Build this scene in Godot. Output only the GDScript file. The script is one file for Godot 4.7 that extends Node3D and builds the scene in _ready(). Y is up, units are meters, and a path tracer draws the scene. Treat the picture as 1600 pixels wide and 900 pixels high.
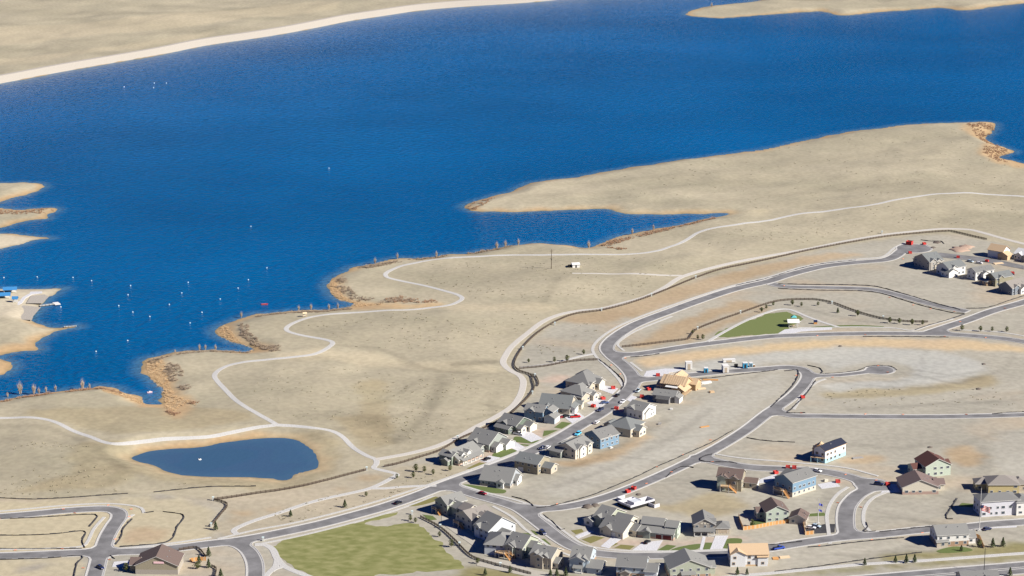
extends Node3D
# A reservoir, prairie trails and a half-built housing estate, seen from a light aircraft about 410 m up.
# Units are metres, y is up. The estate lies on y = 0, the lake surface on y = WATER.

const EYE := 410.0
const FOCAL := 3850.0
const PITCH := 15.25
const WATER := -1.2

var rng := RandomNumberGenerator.new()
var M := {}
var taken := {}
var xs := PackedFloat32Array()
var zs := PackedFloat32Array()
var hgt := PackedFloat32Array()
var NX := 0
var NZ := 0
var unit_box: BoxMesh
var pane_mesh: BoxMesh


# ------------------------------------------------------------------ survey: map sheet coordinates to ground positions
func spot(x: float, y: float, h := 0.0) -> Vector3:
	var a := deg_to_rad(PITCH)
	var u := (x - 800.0) / FOCAL
	var v := (450.0 - y) / FOCAL
	var d := Vector3(u, -sin(a) + v * cos(a), -cos(a) - v * sin(a))
	return Vector3(0, EYE, 0) + d * ((EYE - h) / -d.y)


func land(x: float, y: float) -> Vector3:
	var p := spot(x, y)
	for i in 4:
		p = spot(x, y, height(p.x, p.z))
	return p


func height(x: float, z: float) -> float:
	var j := clampi(xs.bsearch(x) - 1, 0, NX - 2)
	var i := clampi(zs.bsearch(z) - 1, 0, NZ - 2)
	var u := clampf((x - xs[j]) / (xs[j + 1] - xs[j]), 0.0, 1.0)
	var v := clampf((z - zs[i]) / (zs[i + 1] - zs[i]), 0.0, 1.0)
	var k := i * NX + j
	return lerpf(lerpf(hgt[k], hgt[k + 1], u), lerpf(hgt[k + NX], hgt[k + NX + 1], u), v)


func flat_line(a: Array, h := 0.0) -> PackedVector2Array:
	var out := PackedVector2Array()
	for i in range(0, a.size(), 2):
		var p := spot(a[i], a[i + 1], h)
		out.append(Vector2(p.x, p.z))
	return out


func land_line(a: Array) -> PackedVector2Array:
	var out := PackedVector2Array()
	for i in range(0, a.size(), 2):
		var p := land(a[i], a[i + 1])
		out.append(Vector2(p.x, p.z))
	return out


func smooth(p: PackedVector2Array, step: float, closed := false) -> PackedVector2Array:
	var out := PackedVector2Array()
	var n := p.size()
	for i in (n if closed else n - 1):
		var b := p[i]
		var c := p[(i + 1) % n]
		var a := p[(i - 1 + n) % n] if closed or i > 0 else b * 2.0 - c
		var d := p[(i + 2) % n] if closed or i < n - 2 else c * 2.0 - b
		var k := maxi(1, int(ceil(b.distance_to(c) / step)))
		# centripetal-like: shorten tangents where neighbours are far apart
		var len_bc := b.distance_to(c)
		var t1 := (c - a) / maxf(a.distance_to(b) + len_bc, 0.01) * len_bc
		var t2 := (d - b) / maxf(c.distance_to(d) + len_bc, 0.01) * len_bc
		for s in k:
			var t := float(s) / k
			var t_2 := t * t
			var t_3 := t_2 * t
			out.append(b * (2 * t_3 - 3 * t_2 + 1) + t1 * (t_3 - 2 * t_2 + t) + c * (-2 * t_3 + 3 * t_2) + t2 * (t_3 - t_2))
	if not closed:
		out.append(p[n - 1])
	return out


func side(p: PackedVector2Array, i: int) -> Vector2:
	var a := p[maxi(i - 1, 0)]
	var b := p[mini(i + 1, p.size() - 1)]
	var d := (b - a).normalized()
	return Vector2(-d.y, d.x)


func shifted(p: PackedVector2Array, off: float) -> PackedVector2Array:
	var out := PackedVector2Array()
	for i in p.size():
		out.append(p[i] + side(p, i) * off)
	return out


func band(p: PackedVector2Array, width: float) -> PackedVector2Array:
	var out := shifted(p, width * 0.5)
	var back := shifted(p, -width * 0.5)
	back.reverse()
	out.append_array(back)
	return out


# ------------------------------------------------------------------ naming and committing
func numbered(called: String) -> String:
	var n: int = taken.get(called, 0)
	taken[called] = n + 1
	return called if n == 0 else "%s_%03d" % [called, n]


func tools() -> SurfaceTool:
	var st := SurfaceTool.new()
	st.begin(Mesh.PRIMITIVE_TRIANGLES)
	st.set_smooth_group(-1)
	return st


func mesh_of(st: SurfaceTool) -> ArrayMesh:
	st.generate_normals()
	return st.commit()


func part(called: String, mesh: Mesh, material: Material, parent: Node3D, at := Transform3D.IDENTITY) -> MeshInstance3D:
	var o := MeshInstance3D.new()
	o.name = called
	o.mesh = mesh
	o.material_override = material
	o.transform = at
	parent.add_child(o, true)
	return o


func tag(o: Node3D, label: String, category: String, group := "", kind := "") -> Node3D:
	o.set_meta("label", label)
	o.set_meta("category", category)
	if group:
		o.set_meta("group", group)
	if kind:
		o.set_meta("kind", kind)
	return o


func thing(called: String, label: String, category: String, at: Transform3D, group := "") -> Node3D:
	var o := Node3D.new()
	o.name = numbered(called)
	add_child(o, true)
	o.transform = at
	tag(o, label, category, group)
	return o


func setting(called: String, mesh: Mesh, material: Material, label: String, category: String) -> MeshInstance3D:
	var o := MeshInstance3D.new()
	o.name = numbered(called)
	o.mesh = mesh
	o.material_override = material
	add_child(o, true)
	tag(o, label, category, "", "structure")
	return o


func copy(source: Node3D, label: String, at: Transform3D, group := "") -> Node3D:
	var o: Node3D = source.duplicate()
	o.name = numbered(String(source.name).trim_suffix("_000"))
	add_child(o, true)
	o.transform = at
	o.set_meta("label", label)
	if group:
		o.set_meta("group", group)
	return o


func facing(a: Vector3, b: Vector3, at: Vector3) -> Transform3D:
	var d := Vector3(b.x - a.x, 0, b.z - a.z).normalized()
	return Transform3D(Basis(d, Vector3.UP, d.cross(Vector3.UP)), at)


# ------------------------------------------------------------------ shapes
func tri(st: SurfaceTool, a: Vector3, b: Vector3, c: Vector3) -> void:
	st.add_vertex(a)
	st.add_vertex(b)
	st.add_vertex(c)


func quad(st: SurfaceTool, a: Vector3, b: Vector3, c: Vector3, d: Vector3) -> void:
	tri(st, a, b, c)
	tri(st, a, c, d)


func box(st: SurfaceTool, lo: Vector3, hi: Vector3, t := Transform3D.IDENTITY) -> void:
	var p: Array[Vector3] = []
	for k in 8:
		p.append(t * Vector3(hi.x if k & 1 else lo.x, hi.y if k & 2 else lo.y, hi.z if k & 4 else lo.z))
	quad(st, p[4], p[6], p[7], p[5])
	quad(st, p[1], p[3], p[2], p[0])
	quad(st, p[5], p[7], p[3], p[1])
	quad(st, p[0], p[2], p[6], p[4])
	quad(st, p[6], p[2], p[3], p[7])
	quad(st, p[0], p[4], p[5], p[1])


func bar(st: SurfaceTool, a: Vector3, b: Vector3, ra: float, rb: float, sides := 6) -> void:
	var d := (b - a).normalized()
	var u := d.cross(Vector3.UP if absf(d.y) < 0.9 else Vector3.RIGHT).normalized()
	var v := d.cross(u)
	for i in sides:
		var p := u * cos(TAU * i / sides) + v * sin(TAU * i / sides)
		var q := u * cos(TAU * (i + 1) / sides) + v * sin(TAU * (i + 1) / sides)
		quad(st, a + p * ra, a + q * ra, b + q * rb, b + p * rb)
		if rb > 0.0:
			tri(st, b + p * rb, b + q * rb, b)
		tri(st, a + q * ra, a + p * ra, a)


# a profile in (z, y) drawn out along x from x0 to x1
func slab(st: SurfaceTool, profile: PackedVector2Array, x0: float, x1: float, inset := 0.0) -> void:
	var idx := Geometry2D.triangulate_polygon(profile)
	for k in range(0, idx.size(), 3):
		var a := profile[idx[k]]
		var b := profile[idx[k + 1]]
		var c := profile[idx[k + 2]]
		tri(st, Vector3(x0 + inset, a.y, a.x), Vector3(x0 + inset, b.y, b.x), Vector3(x0 + inset, c.y, c.x))
		tri(st, Vector3(x1 - inset, a.y, a.x), Vector3(x1 - inset, c.y, c.x), Vector3(x1 - inset, b.y, b.x))
	for k in profile.size():
		var a := profile[k]
		var b := profile[(k + 1) % profile.size()]
		quad(st, Vector3(x0 + inset, a.y, a.x), Vector3(x1 - inset, a.y, a.x), Vector3(x1 - inset, b.y, b.x), Vector3(x0 + inset, b.y, b.x))


# a flat sheet over a polygon on the ground, with a thin edge down to the earth
func sheet(st: SurfaceTool, p: PackedVector2Array, y: float, skirt := 0.0) -> void:
	var idx := Geometry2D.triangulate_polygon(p)
	for k in range(0, idx.size(), 3):
		var a := p[idx[k]]
		var b := p[idx[k + 1]]
		var c := p[idx[k + 2]]
		if (b - a).cross(c - a) < 0.0:
			var t := b
			b = c
			c = t
		tri(st, Vector3(a.x, y, a.y), Vector3(b.x, y, b.y), Vector3(c.x, y, c.y))
	if skirt > 0.0:
		for k in p.size():
			var a := p[k]
			var b := p[(k + 1) % p.size()]
			quad(st, Vector3(a.x, y - skirt, a.y), Vector3(b.x, y - skirt, b.y), Vector3(b.x, y, b.y), Vector3(a.x, y, a.y))


# a path that follows the lie of the land
func draped(st: SurfaceTool, p: PackedVector2Array, width: float, lift: float) -> void:
	var rows := 3
	var last: Array[Vector3] = []
	for i in p.size():
		var n := side(p, i)
		var row: Array[Vector3] = []
		for k in rows:
			var q := p[i] + n * width * (float(k) / (rows - 1) - 0.5)
			row.append(Vector3(q.x, height(q.x, q.y) + lift, q.y))
		row.push_front(row[0] + Vector3(-n.x, 0, -n.y) * 0.25 - Vector3.UP * (lift + 0.1))
		row.append(row[-1] + Vector3(n.x, 0, n.y) * 0.25 - Vector3.UP * (lift + 0.1))
		if last:
			for k in row.size() - 1:
				quad(st, last[k], last[k + 1], row[k + 1], row[k])
		last = row


# ------------------------------------------------------------------ materials
func noise_tex(freq: float, octaves: int, low: Color, high: Color, size := 512, kind := FastNoiseLite.TYPE_SIMPLEX_SMOOTH, sd := 1, normal := false, strength := 8.0) -> NoiseTexture2D:
	var n := FastNoiseLite.new()
	n.seed = sd
	n.noise_type = kind
	n.frequency = freq
	n.fractal_octaves = octaves
	var t := NoiseTexture2D.new()
	t.width = size
	t.height = size
	t.seamless = not normal
	t.noise = n
	if normal:
		t.as_normal_map = true
		t.bump_strength = strength
	else:
		var g := Gradient.new()
		g.set_color(0, low)
		g.set_color(1, high)
		t.color_ramp = g
	return t


func lin(r: float, g: float, b: float) -> Color:
	return Color(r, g, b).linear_to_srgb()


func mat(key: String, c: Color, rough := 0.9, tex: Texture2D = null, tile := 10.0, world := true) -> StandardMaterial3D:
	var m := StandardMaterial3D.new()
	m.albedo_color = c
	m.roughness = rough
	m.metallic_specular = 0.3
	m.cull_mode = BaseMaterial3D.CULL_DISABLED
	if tex:
		m.albedo_texture = tex
		m.uv1_triplanar = true
		m.uv1_world_triplanar = world
		m.uv1_scale = Vector3.ONE / tile
	M[key] = m
	return m


func _ready() -> void:
	rng.seed = 20
	# camera
	var cam := Camera3D.new()
	cam.name = "camera"
	cam.fov = rad_to_deg(2.0 * atan(450.0 / FOCAL))
	cam.near = 1.0
	cam.far = 30000.0
	cam.position = Vector3(0, EYE, 0)
	cam.rotation_degrees = Vector3(-PITCH, 0, 0)
	add_child(cam)
	cam.current = true
	# sky and air
	var we := WorldEnvironment.new()
	we.name = "environment"
	var e := Environment.new()
	e.background_mode = Environment.BG_SKY
	var sm := ProceduralSkyMaterial.new()
	sm.sky_top_color = Color(0.09, 0.29, 0.68)
	sm.sky_horizon_color = Color(0.27, 0.56, 0.90)
	sm.sky_curve = 0.09
	sm.ground_bottom_color = Color(0.30, 0.29, 0.27)
	sm.ground_horizon_color = Color(0.36, 0.50, 0.70)
	sm.sky_energy_multiplier = 0.55
	var sky := Sky.new()
	sky.sky_material = sm
	e.sky = sky
	e.tonemap_mode = Environment.TONE_MAPPER_LINEAR
	e.tonemap_exposure = 1.83
	e.sdfgi_enabled = true
	e.ssao_enabled = true
	e.ssil_enabled = true
	we.environment = e
	add_child(we)
	# sun, to the right and a little behind the camera, 34 degrees up
	var sun := DirectionalLight3D.new()
	sun.name = "sun"
	sun.light_energy = 1.6
	sun.light_color = Color(1.0, 0.975, 0.935)
	sun.light_angular_distance = 0.5
	sun.shadow_enabled = true
	sun.rotation_degrees = Vector3(-34, 68, 0)
	add_child(sun)

	unit_box = BoxMesh.new()
	materials()
	build_land()
	build_roads()
	build_plots()
	build_houses()
	build_fences()
	build_vehicles()
	build_plants()
	build_details()


func materials() -> void:
	var speck := noise_tex(0.03, 5, Color(0.9, 0.9, 0.9), Color(1, 1, 1), 1024, FastNoiseLite.TYPE_SIMPLEX, 3)
	var grain := noise_tex(0.03, 4, Color(0.8, 0.8, 0.8), Color(1, 1, 1), 512, FastNoiseLite.TYPE_SIMPLEX, 5)
	var soft := noise_tex(0.008, 5, Color(0.78, 0.78, 0.78), Color(1, 1, 1), 512, FastNoiseLite.TYPE_SIMPLEX_SMOOTH, 6)
	var g := mat("ground", Color.WHITE, 0.97, speck, 1.0)
	g.uv1_triplanar = false
	g.uv1_scale = Vector3(1.0 / 170.0, 1.0 / 170.0, 1)
	g.vertex_color_use_as_albedo = true
	var w := mat("water", Color.WHITE, 0.16)
	w.vertex_color_use_as_albedo = true
	w.normal_enabled = true
	w.normal_texture = noise_tex(0.022, 5, Color.BLACK, Color.WHITE, 2048, FastNoiseLite.TYPE_SIMPLEX_SMOOTH, 41, true, 10.0)
	w.normal_scale = 0.5
	w.uv1_scale = Vector3(1.0 / 300.0, 1.0 / 230.0, 1)
	w.metallic_specular = 0.36
	var p := mat("pond", Color.WHITE, 0.12)
	p.vertex_color_use_as_albedo = true
	p.normal_enabled = true
	p.normal_texture = w.normal_texture
	p.normal_scale = 0.07
	p.uv1_scale = Vector3(1.0 / 220.0, 1.0 / 160.0, 1)
	mat("asphalt", lin(0.215, 0.212, 0.215), 0.9, soft, 40.0)
	mat("asphalt_dark", lin(0.06, 0.06, 0.066), 0.9, soft, 20.0)
	mat("kerb", lin(0.52, 0.51, 0.49), 0.9, grain, 9.0)
	mat("concrete", lin(0.55, 0.54, 0.51), 0.9, grain, 12.0)
	mat("trail", lin(0.55, 0.54, 0.515), 0.9, grain, 12.0)
	mat("gravel", lin(0.57, 0.54, 0.49), 0.95, grain, 8.0)
	mat("drive", lin(0.62, 0.62, 0.64), 0.9, grain, 14.0)
	mat("yard", lin(0.46, 0.43, 0.37), 0.95, grain, 9.0)
	mat("riprap", lin(0.43, 0.395, 0.345), 0.95, grain, 14.0)
	mat("paint_line", lin(0.62, 0.6, 0.55), 0.8)
	mat("lawn", lin(0.115, 0.15, 0.05), 0.97, speck, 26.0)
	mat("park_lawn", lin(0.15, 0.18, 0.065), 0.97, speck, 26.0)
	mat("lawn_dry", lin(0.19, 0.175, 0.065), 0.97, speck, 26.0)
	var fm := mat("field", lin(0.255, 0.245, 0.112), 0.97, noise_tex(0.012, 5, Color(0.76, 0.8, 0.68), Color(1, 1, 1), 1024, FastNoiseLite.TYPE_SIMPLEX, 8), 120.0)
	fm.uv1_scale = Vector3(1.0 / 130.0, 1.0 / 50.0, 1.0 / 80.0)
	for q in [["cream", 0.68, 0.63, 0.52], ["cream_low", 0.6, 0.56, 0.48], ["white", 0.78, 0.77, 0.74], ["tan", 0.52, 0.46, 0.37], ["olive_tan", 0.36, 0.32, 0.235], ["olive", 0.3, 0.28, 0.2], ["greengrey", 0.26, 0.3, 0.25], ["greygreen", 0.33, 0.36, 0.33], ["darkgreen", 0.16, 0.2, 0.16], ["blue", 0.2, 0.31, 0.42], ["paleblue", 0.45, 0.52, 0.58], ["greyblue", 0.4, 0.43, 0.46], ["whiteblue", 0.62, 0.66, 0.7], ["sage", 0.42, 0.45, 0.36], ["palegreen", 0.5, 0.57, 0.48], ["yellow", 0.58, 0.49, 0.26], ["lavender", 0.66, 0.66, 0.71], ["greybeige", 0.42, 0.39, 0.35], ["slateblue", 0.2, 0.23, 0.27], ["taupe", 0.36, 0.33, 0.29], ["felt", 0.25, 0.25, 0.26], ["wrap", 0.74, 0.75, 0.76], ["trim", 0.72, 0.71, 0.68], ["wood_trim", 0.6, 0.42, 0.25], ["foam_blue", 0.4, 0.68, 0.78], ["stone_pink", 0.5, 0.36, 0.29], ["stone_tan", 0.42, 0.38, 0.33], ["brick_tan", 0.4, 0.27, 0.18], ["brick_pink", 0.45, 0.32, 0.27], ["door_white", 0.7, 0.7, 0.69], ["door_red", 0.16, 0.04, 0.04], ["door_tan", 0.5, 0.42, 0.32]]:
		mat(q[0], lin(q[1], q[2], q[3]), 0.8, grain, 5.0, false)
	for q in [["roof_grey", 0.252, 0.252, 0.240], ["roof_grey2", 0.211, 0.211, 0.205], ["roof_slate", 0.193, 0.205, 0.205], ["roof_taupe", 0.281, 0.257, 0.234], ["roof_brown", 0.170, 0.126, 0.111], ["roof_mauve", 0.205, 0.152, 0.140], ["roof_red", 0.135, 0.064, 0.054], ["roof_timber", 0.6, 0.44, 0.28], ["roof_navy", 0.03, 0.035, 0.06], ["roof_felt", 0.12, 0.12, 0.12], ["roof_white", 0.76, 0.76, 0.75], ["roof_blue", 0.05, 0.23, 0.5]]:
		mat(q[0], lin(q[1], q[2], q[3]), 0.9, grain, 3.0, false)
	for q in [["lumber", 0.5, 0.36, 0.22], ["lumber_pale", 0.62, 0.48, 0.32], ["lumber_orange", 0.52, 0.27, 0.1], ["vent", 0.25, 0.25, 0.25], ["fence_dark", 0.08, 0.06, 0.046], ["fence_post", 0.09, 0.07, 0.055], ["silt", 0.035, 0.035, 0.04], ["silt_pale", 0.3, 0.29, 0.28], ["stake", 0.3, 0.2, 0.1], ["pier", 0.5, 0.52, 0.5], ["pier_cap", 0.55, 0.66, 0.66], ["skip_red", 0.5, 0.05, 0.045], ["skip_fill", 0.42, 0.08, 0.07], ["orange", 0.6, 0.22, 0.13], ["bark", 0.1, 0.075, 0.055], ["twig", 0.5, 0.42, 0.34], ["brush", 0.36, 0.29, 0.22], ["brush_red", 0.4, 0.26, 0.17], ["reed", 0.6, 0.44, 0.265], ["fir", 0.068, 0.088, 0.04], ["leaf", 0.085, 0.095, 0.035], ["sage_tuft", 0.31, 0.28, 0.195], ["buoy", 0.82, 0.82, 0.8], ["dock", 0.42, 0.42, 0.4], ["teal", 0.1, 0.4, 0.42], ["blue_toilet", 0.05, 0.3, 0.5], ["blue_toilet2", 0.25, 0.42, 0.52], ["sign_pink", 0.75, 0.5, 0.52], ["flag_blue", 0.12, 0.14, 0.5], ["near_black", 0.03, 0.03, 0.035], ["earth_red", 0.36, 0.26, 0.2], ["earth_dark", 0.12, 0.1, 0.085]]:  # the near-black entry is a plain coat for doors, poles and boxes
		mat(q[0], lin(q[1], q[2], q[3]), 0.9)
	for q in [["car_black", 0.012, 0.012, 0.016], ["car_red", 0.26, 0.01, 0.018], ["car_red2", 0.5, 0.02, 0.02], ["car_navy", 0.02, 0.03, 0.09], ["car_blue", 0.03, 0.07, 0.36], ["car_blue2", 0.08, 0.12, 0.26], ["car_white", 0.75, 0.75, 0.76], ["car_paleblue", 0.42, 0.52, 0.6], ["car_cyan", 0.1, 0.5, 0.75]]:
		var m := mat(q[0], lin(q[1], q[2], q[3]), 0.35)
		m.clearcoat_enabled = true
		m.clearcoat = 0.6
		m.clearcoat_roughness = 0.15
	mat("glass", lin(0.07, 0.085, 0.105), 0.15)
	mat("car_glass", lin(0.015, 0.018, 0.022), 0.08)
	mat("tyre", lin(0.02, 0.02, 0.02), 0.85)
	mat("lamp_clear", lin(0.7, 0.7, 0.7), 0.2)
	mat("lamp_red", lin(0.35, 0.02, 0.02), 0.3)


# ------------------------------------------------------------------ the lie of the land
const NEAR_SHORE := [-400, 634, -150, 630, 0, 625, 37, 619, 62, 615, 87, 612, 112, 610, 137, 607, 155, 602, 172, 604, 190, 611, 207, 616, 222, 621, 227, 629, 240, 631, 255, 632, 250, 627, 246, 625, 251, 620, 253, 611, 245, 601, 242, 596, 232, 591, 224, 585, 222, 578, 224, 567, 230, 561, 250, 556, 265, 551, 290, 548, 322, 546, 355, 547, 375, 549, 396, 547, 394, 544, 377, 539, 357, 532, 345, 526, 337, 521, 337, 516, 342, 510, 355, 504, 370, 500, 380, 496, 397, 491, 415, 490, 437, 487, 462, 485, 500, 484, 520, 483, 540, 480, 553, 477, 550, 474, 535, 471, 522, 465, 516, 457, 512, 449, 512, 443, 517, 437, 527, 430, 540, 424, 550, 417, 570, 414, 600, 407, 625, 403, 650, 404, 677, 401, 700, 397, 732, 396, 750, 392, 775, 389, 800, 383, 815, 382, 845, 380, 870, 382, 892, 384, 912, 387, 920, 387, 932, 382, 947, 376, 960, 371, 987, 365, 1012, 360, 1040, 355, 1070, 350, 1100, 342, 1120, 339, 1140, 334, 1100, 334, 1050, 334.5, 1012, 335, 980, 334, 962, 330, 955, 327, 925, 326.5, 900, 328, 862, 329.5, 825, 331, 800, 332, 762, 330.5, 735, 329, 725, 324, 727, 321, 750, 312, 775, 305, 800, 299, 815, 292, 827, 286, 850, 282, 875, 279, 907, 276, 950, 267, 987, 261, 1025, 256, 1062, 250, 1100, 245, 1150, 239, 1200, 232, 1225, 226, 1275, 216, 1325, 206, 1375, 200, 1425, 194, 1475, 192, 1525, 190.5, 1547, 191, 1557, 195, 1552, 205, 1542, 215, 1541, 219, 1557, 226, 1575, 232, 1585, 236, 1577, 241, 1560, 246, 1575, 249, 1600, 255, 1660, 265, 1900, 260]
const FAR_SHORE := [-260, 196, -130, 164, -40, 140, 0, 131, 32, 125, 100, 112, 175, 99, 250, 86, 325, 71, 400, 60, 450, 52, 500, 42.5, 550, 32.5, 600, 25, 650, 17.5, 700, 12.5, 750, 9, 800, 6, 850, 2, 900, -3, 960, -9, 1040, -15, 1150, -23, 1300, -33, 1500, -46, 1900, -66, 2600, -90]
const FAR_POINT := [1500, -60, 1300, -14, 1200, 0, 1162, 4, 1130, 7, 1100, 11, 1082, 16, 1069, 22, 1077, 24.5, 1095, 27, 1125, 28.5, 1162, 26, 1200, 23, 1250, 19.5, 1282, 18, 1295, 20, 1307, 24, 1325, 24, 1375, 19, 1425, 15.5, 1462, 12.5, 1480, 13, 1495, 16, 1525, 15, 1555, 10, 1600, 5, 1700, -8, 2000, -50]
const SPIT_NORTH := [-300, 282, 0, 286, 45, 285, 62, 287, 71, 290.5, 62, 297, 37, 305, 15, 311, 0, 317, -40, 324, -20, 326, 0, 324, 15, 327, 37, 327.5, 57, 325.5, 82, 324.5, 89, 327.5, 84, 332, 75, 336, 77, 341, 50, 344, 20, 351, 0, 356, -60, 364, -20, 363, 0, 364, 25, 366, 60, 370, 81, 372.5, 55, 375, 25, 384, 0, 390, -60, 402, -300, 410]
const MARINA_SHORE := [-300, 449, -20, 451, 0, 451, 50, 451, 102, 451, 92, 456, 77, 465, 67, 474, 60, 482, 51, 494, 50, 499, 56, 504, 65, 509, 82, 512, 105, 510.5, 120, 509.5, 121, 512, 107, 514, 87, 517.5, 72, 525, 55, 534, 57, 542, 57, 547, 32, 549, 7, 554, 0, 556, -20, 559, 0, 559, 15, 564, 19, 569, 19, 575, 10, 582, 0, 585, -40, 590, -300, 600]
const POND := [205, 716, 215, 711, 237, 705, 275, 701, 312, 699, 350, 692, 400, 686, 425, 684.5, 450, 685, 465, 689, 477, 696, 487, 705, 494, 715, 495, 724, 491, 732, 480, 735, 462, 740, 450, 749, 440, 750.5, 425, 747, 400, 746, 350, 745, 287, 742.5, 262, 737, 250, 731, 237, 726, 220, 722]
const ESTATE := [-300, 783, 0, 779, 100, 778, 170, 776, 250, 772, 330, 783, 400, 774, 475, 760, 550, 741, 600, 731, 650, 719, 720, 686, 775, 663, 815, 634, 834, 610, 834, 590, 808, 577, 804, 566, 812, 550, 832, 530, 875, 502, 937, 488, 1012, 467, 1087, 437, 1200, 408, 1325, 382, 1437, 367, 1495, 366, 1545, 378, 1640, 400, 1900, 430, 2100, 1500, -700, 1500]
# patches of earth on the ground: [kind, outline]
var patches := [
	[7, [-300, 60, 0, 45, 200, 30, 400, 12, 520, 4, 520, 16, 400, 28, 250, 48, 100, 62, 0, 72, -300, 90]],
	[7, [-300, 110, 0, 92, 150, 76, 330, 50, 330, 55, 150, 84, 0, 104, -300, 124]],
	[2, ESTATE],
	[4, [1000, 560, 1100, 548, 1200, 537, 1350, 530, 1500, 531, 1590, 541, 1620, 548, 1560, 549, 1450, 545, 1330, 541, 1250, 546, 1150, 556, 1080, 564, 1010, 574, 990, 566]],
	[3, [1085, 567, 1200, 553, 1330, 543, 1450, 548, 1520, 560, 1535, 578, 1500, 592, 1420, 603, 1300, 610, 1288, 600, 1415, 590, 1425, 575, 1390, 564, 1330, 570, 1300, 580, 1270, 564, 1220, 566, 1100, 574]],
	[12, [1205, 588, 1225, 586, 1222, 604, 1150, 652, 1080, 702, 960, 748, 870, 776, 845, 768, 880, 745, 960, 705, 1040, 665, 1120, 615]],
	[3, [1000, 592, 1030, 572, 1100, 574, 1190, 572, 1190, 577, 1080, 583, 1010, 594]],
	[6, [1300, 612, 1420, 607, 1500, 597, 1545, 585, 1560, 600, 1500, 610, 1420, 618, 1290, 622]],
	[12, [1550, 690, 1600, 670, 1640, 690, 1640, 760, 1590, 745, 1560, 730]],
	[8, [1480, 702, 1515, 696, 1532, 712, 1528, 728, 1500, 726, 1482, 716]],
	[8, [1318, 718, 1345, 710, 1378, 714, 1372, 722, 1340, 726, 1320, 724]],
	[6, [1060, 785, 1110, 770, 1150, 775, 1170, 795, 1120, 805, 1075, 805, 1010, 790]],
	[8, [870, 500, 960, 480, 1040, 455, 1130, 428, 1300, 395, 1350, 398, 1290, 408, 1200, 428, 1100, 458, 1000, 492, 930, 506]],
	[8, [1060, 540, 1100, 512, 1160, 490, 1200, 478, 1200, 484, 1140, 506, 1090, 530]],
	[8, [990, 545, 1050, 505, 1160, 470, 1190, 475, 1110, 500, 1060, 530]],
	[5, [-300, 790, 0, 783, 150, 780, 260, 776, 330, 800, 320, 845, 262, 850, 190, 862, -300, 880]],
	[5, [-300, 872, 0, 876, 128, 874, 112, 905, -300, 905]],
	[1, [340, 775, 420, 768, 560, 742, 600, 735, 690, 725, 740, 735, 700, 752, 600, 785, 480, 818, 400, 836, 340, 832, 350, 800]],
	[8, [200, 824, 255, 826, 262, 840, 240, 848, 195, 850, 192, 836]],
	[13, [1380, 868, 1460, 862, 1620, 848, 1620, 862, 1450, 874, 1380, 877]], [13, [1150, 904, 1270, 893, 1450, 879, 1620, 866, 1620, 871, 1450, 884, 1270, 897, 1180, 905]], [13, [735, 884, 800, 892, 900, 900, 900, 906, 700, 906, 718, 892]],
	[8, [868, 724, 930, 710, 985, 690, 1002, 678, 1010, 684, 960, 716, 900, 730]], [14, [925, 838, 980, 843, 1060, 846, 1160, 837, 1160, 842, 1090, 850, 1040, 853, 960, 850]], [14, [735, 722, 770, 705, 800, 690, 850, 668, 868, 662, 850, 676, 800, 700, 765, 716, 742, 726]], [14, [850, 590, 885, 586, 892, 592, 870, 598, 845, 597]],
	[9, [25, 889, 60, 880, 95, 881, 60, 890, 30, 893]],
	[9, [235, 776, 280, 778, 262, 782, 240, 780]],
	[8, [366, 800, 385, 795, 395, 798, 380, 805]], [8, [345, 838, 365, 834, 363, 840, 347, 841]], [8, [360, 810, 376, 809, 370, 815]],
	[8, [416, 796, 435, 793, 438, 796, 420, 800]], [8, [520, 766, 535, 765, 536, 769, 522, 769]], [8, [576, 746, 596, 742, 598, 745, 582, 751]], [8, [560, 745, 575, 741, 576, 744, 562, 748]],
	[6, [560, 600, 600, 595, 605, 640, 615, 690, 580, 700, 540, 670, 520, 655, 560, 650]],
	[7, [430, 556, 560, 551, 640, 562, 700, 567, 770, 572, 790, 580, 760, 582, 640, 576, 520, 566, 440, 565]],
	[7, [690, 480, 790, 477, 870, 480, 870, 486, 790, 486, 700, 487]],
	[6, [240, 700, 340, 694, 420, 678, 500, 678, 530, 700, 520, 735, 470, 760, 400, 764, 250, 752, 205, 735, 190, 712]],
	[6, [40, 650, 140, 640, 300, 640, 400, 655, 300, 676, 200, 684, 140, 675]],
	[6, [120, 700, 200, 700, 210, 745, 180, 760, 100, 765, 20, 770, 100, 745]],
	[5, [800, 332, 862, 326, 925, 322, 960, 323, 1000, 329, 1150, 331, 1200, 326, 1200, 336, 1140, 340, 800, 340]],
	[10, [224, 555, 250, 553, 262, 565, 262, 585, 275, 605, 300, 625, 300, 640, 280, 660, 262, 655, 250, 640, 215, 640, 240, 600, 215, 590]],
	[10, [330, 520, 345, 505, 362, 510, 372, 526, 390, 536, 430, 548, 420, 553, 380, 552, 350, 548]],
	[10, [505, 445, 515, 430, 530, 430, 534, 450, 545, 465, 575, 470, 640, 476, 690, 474, 690, 480, 600, 484, 540, 484, 505, 470]],
	[10, [160, 600, 175, 603, 225, 617, 228, 634, 200, 625, 165, 612]],
	[10, [1500, 200, 1555, 190, 1555, 222, 1590, 236, 1610, 262, 1560, 256, 1530, 240, 1540, 225]],
	[10, [-20, 548, 30, 535, 60, 530, 62, 550, 20, 556, 25, 580, -10, 588]],
	[11, [-60, 450, 102, 450, 70, 474, 52, 500, 20, 498, -60, 505]],
	[11, [-60, 365, 0, 363, 40, 369, 84, 372, 40, 384, -60, 404]],
]


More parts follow.
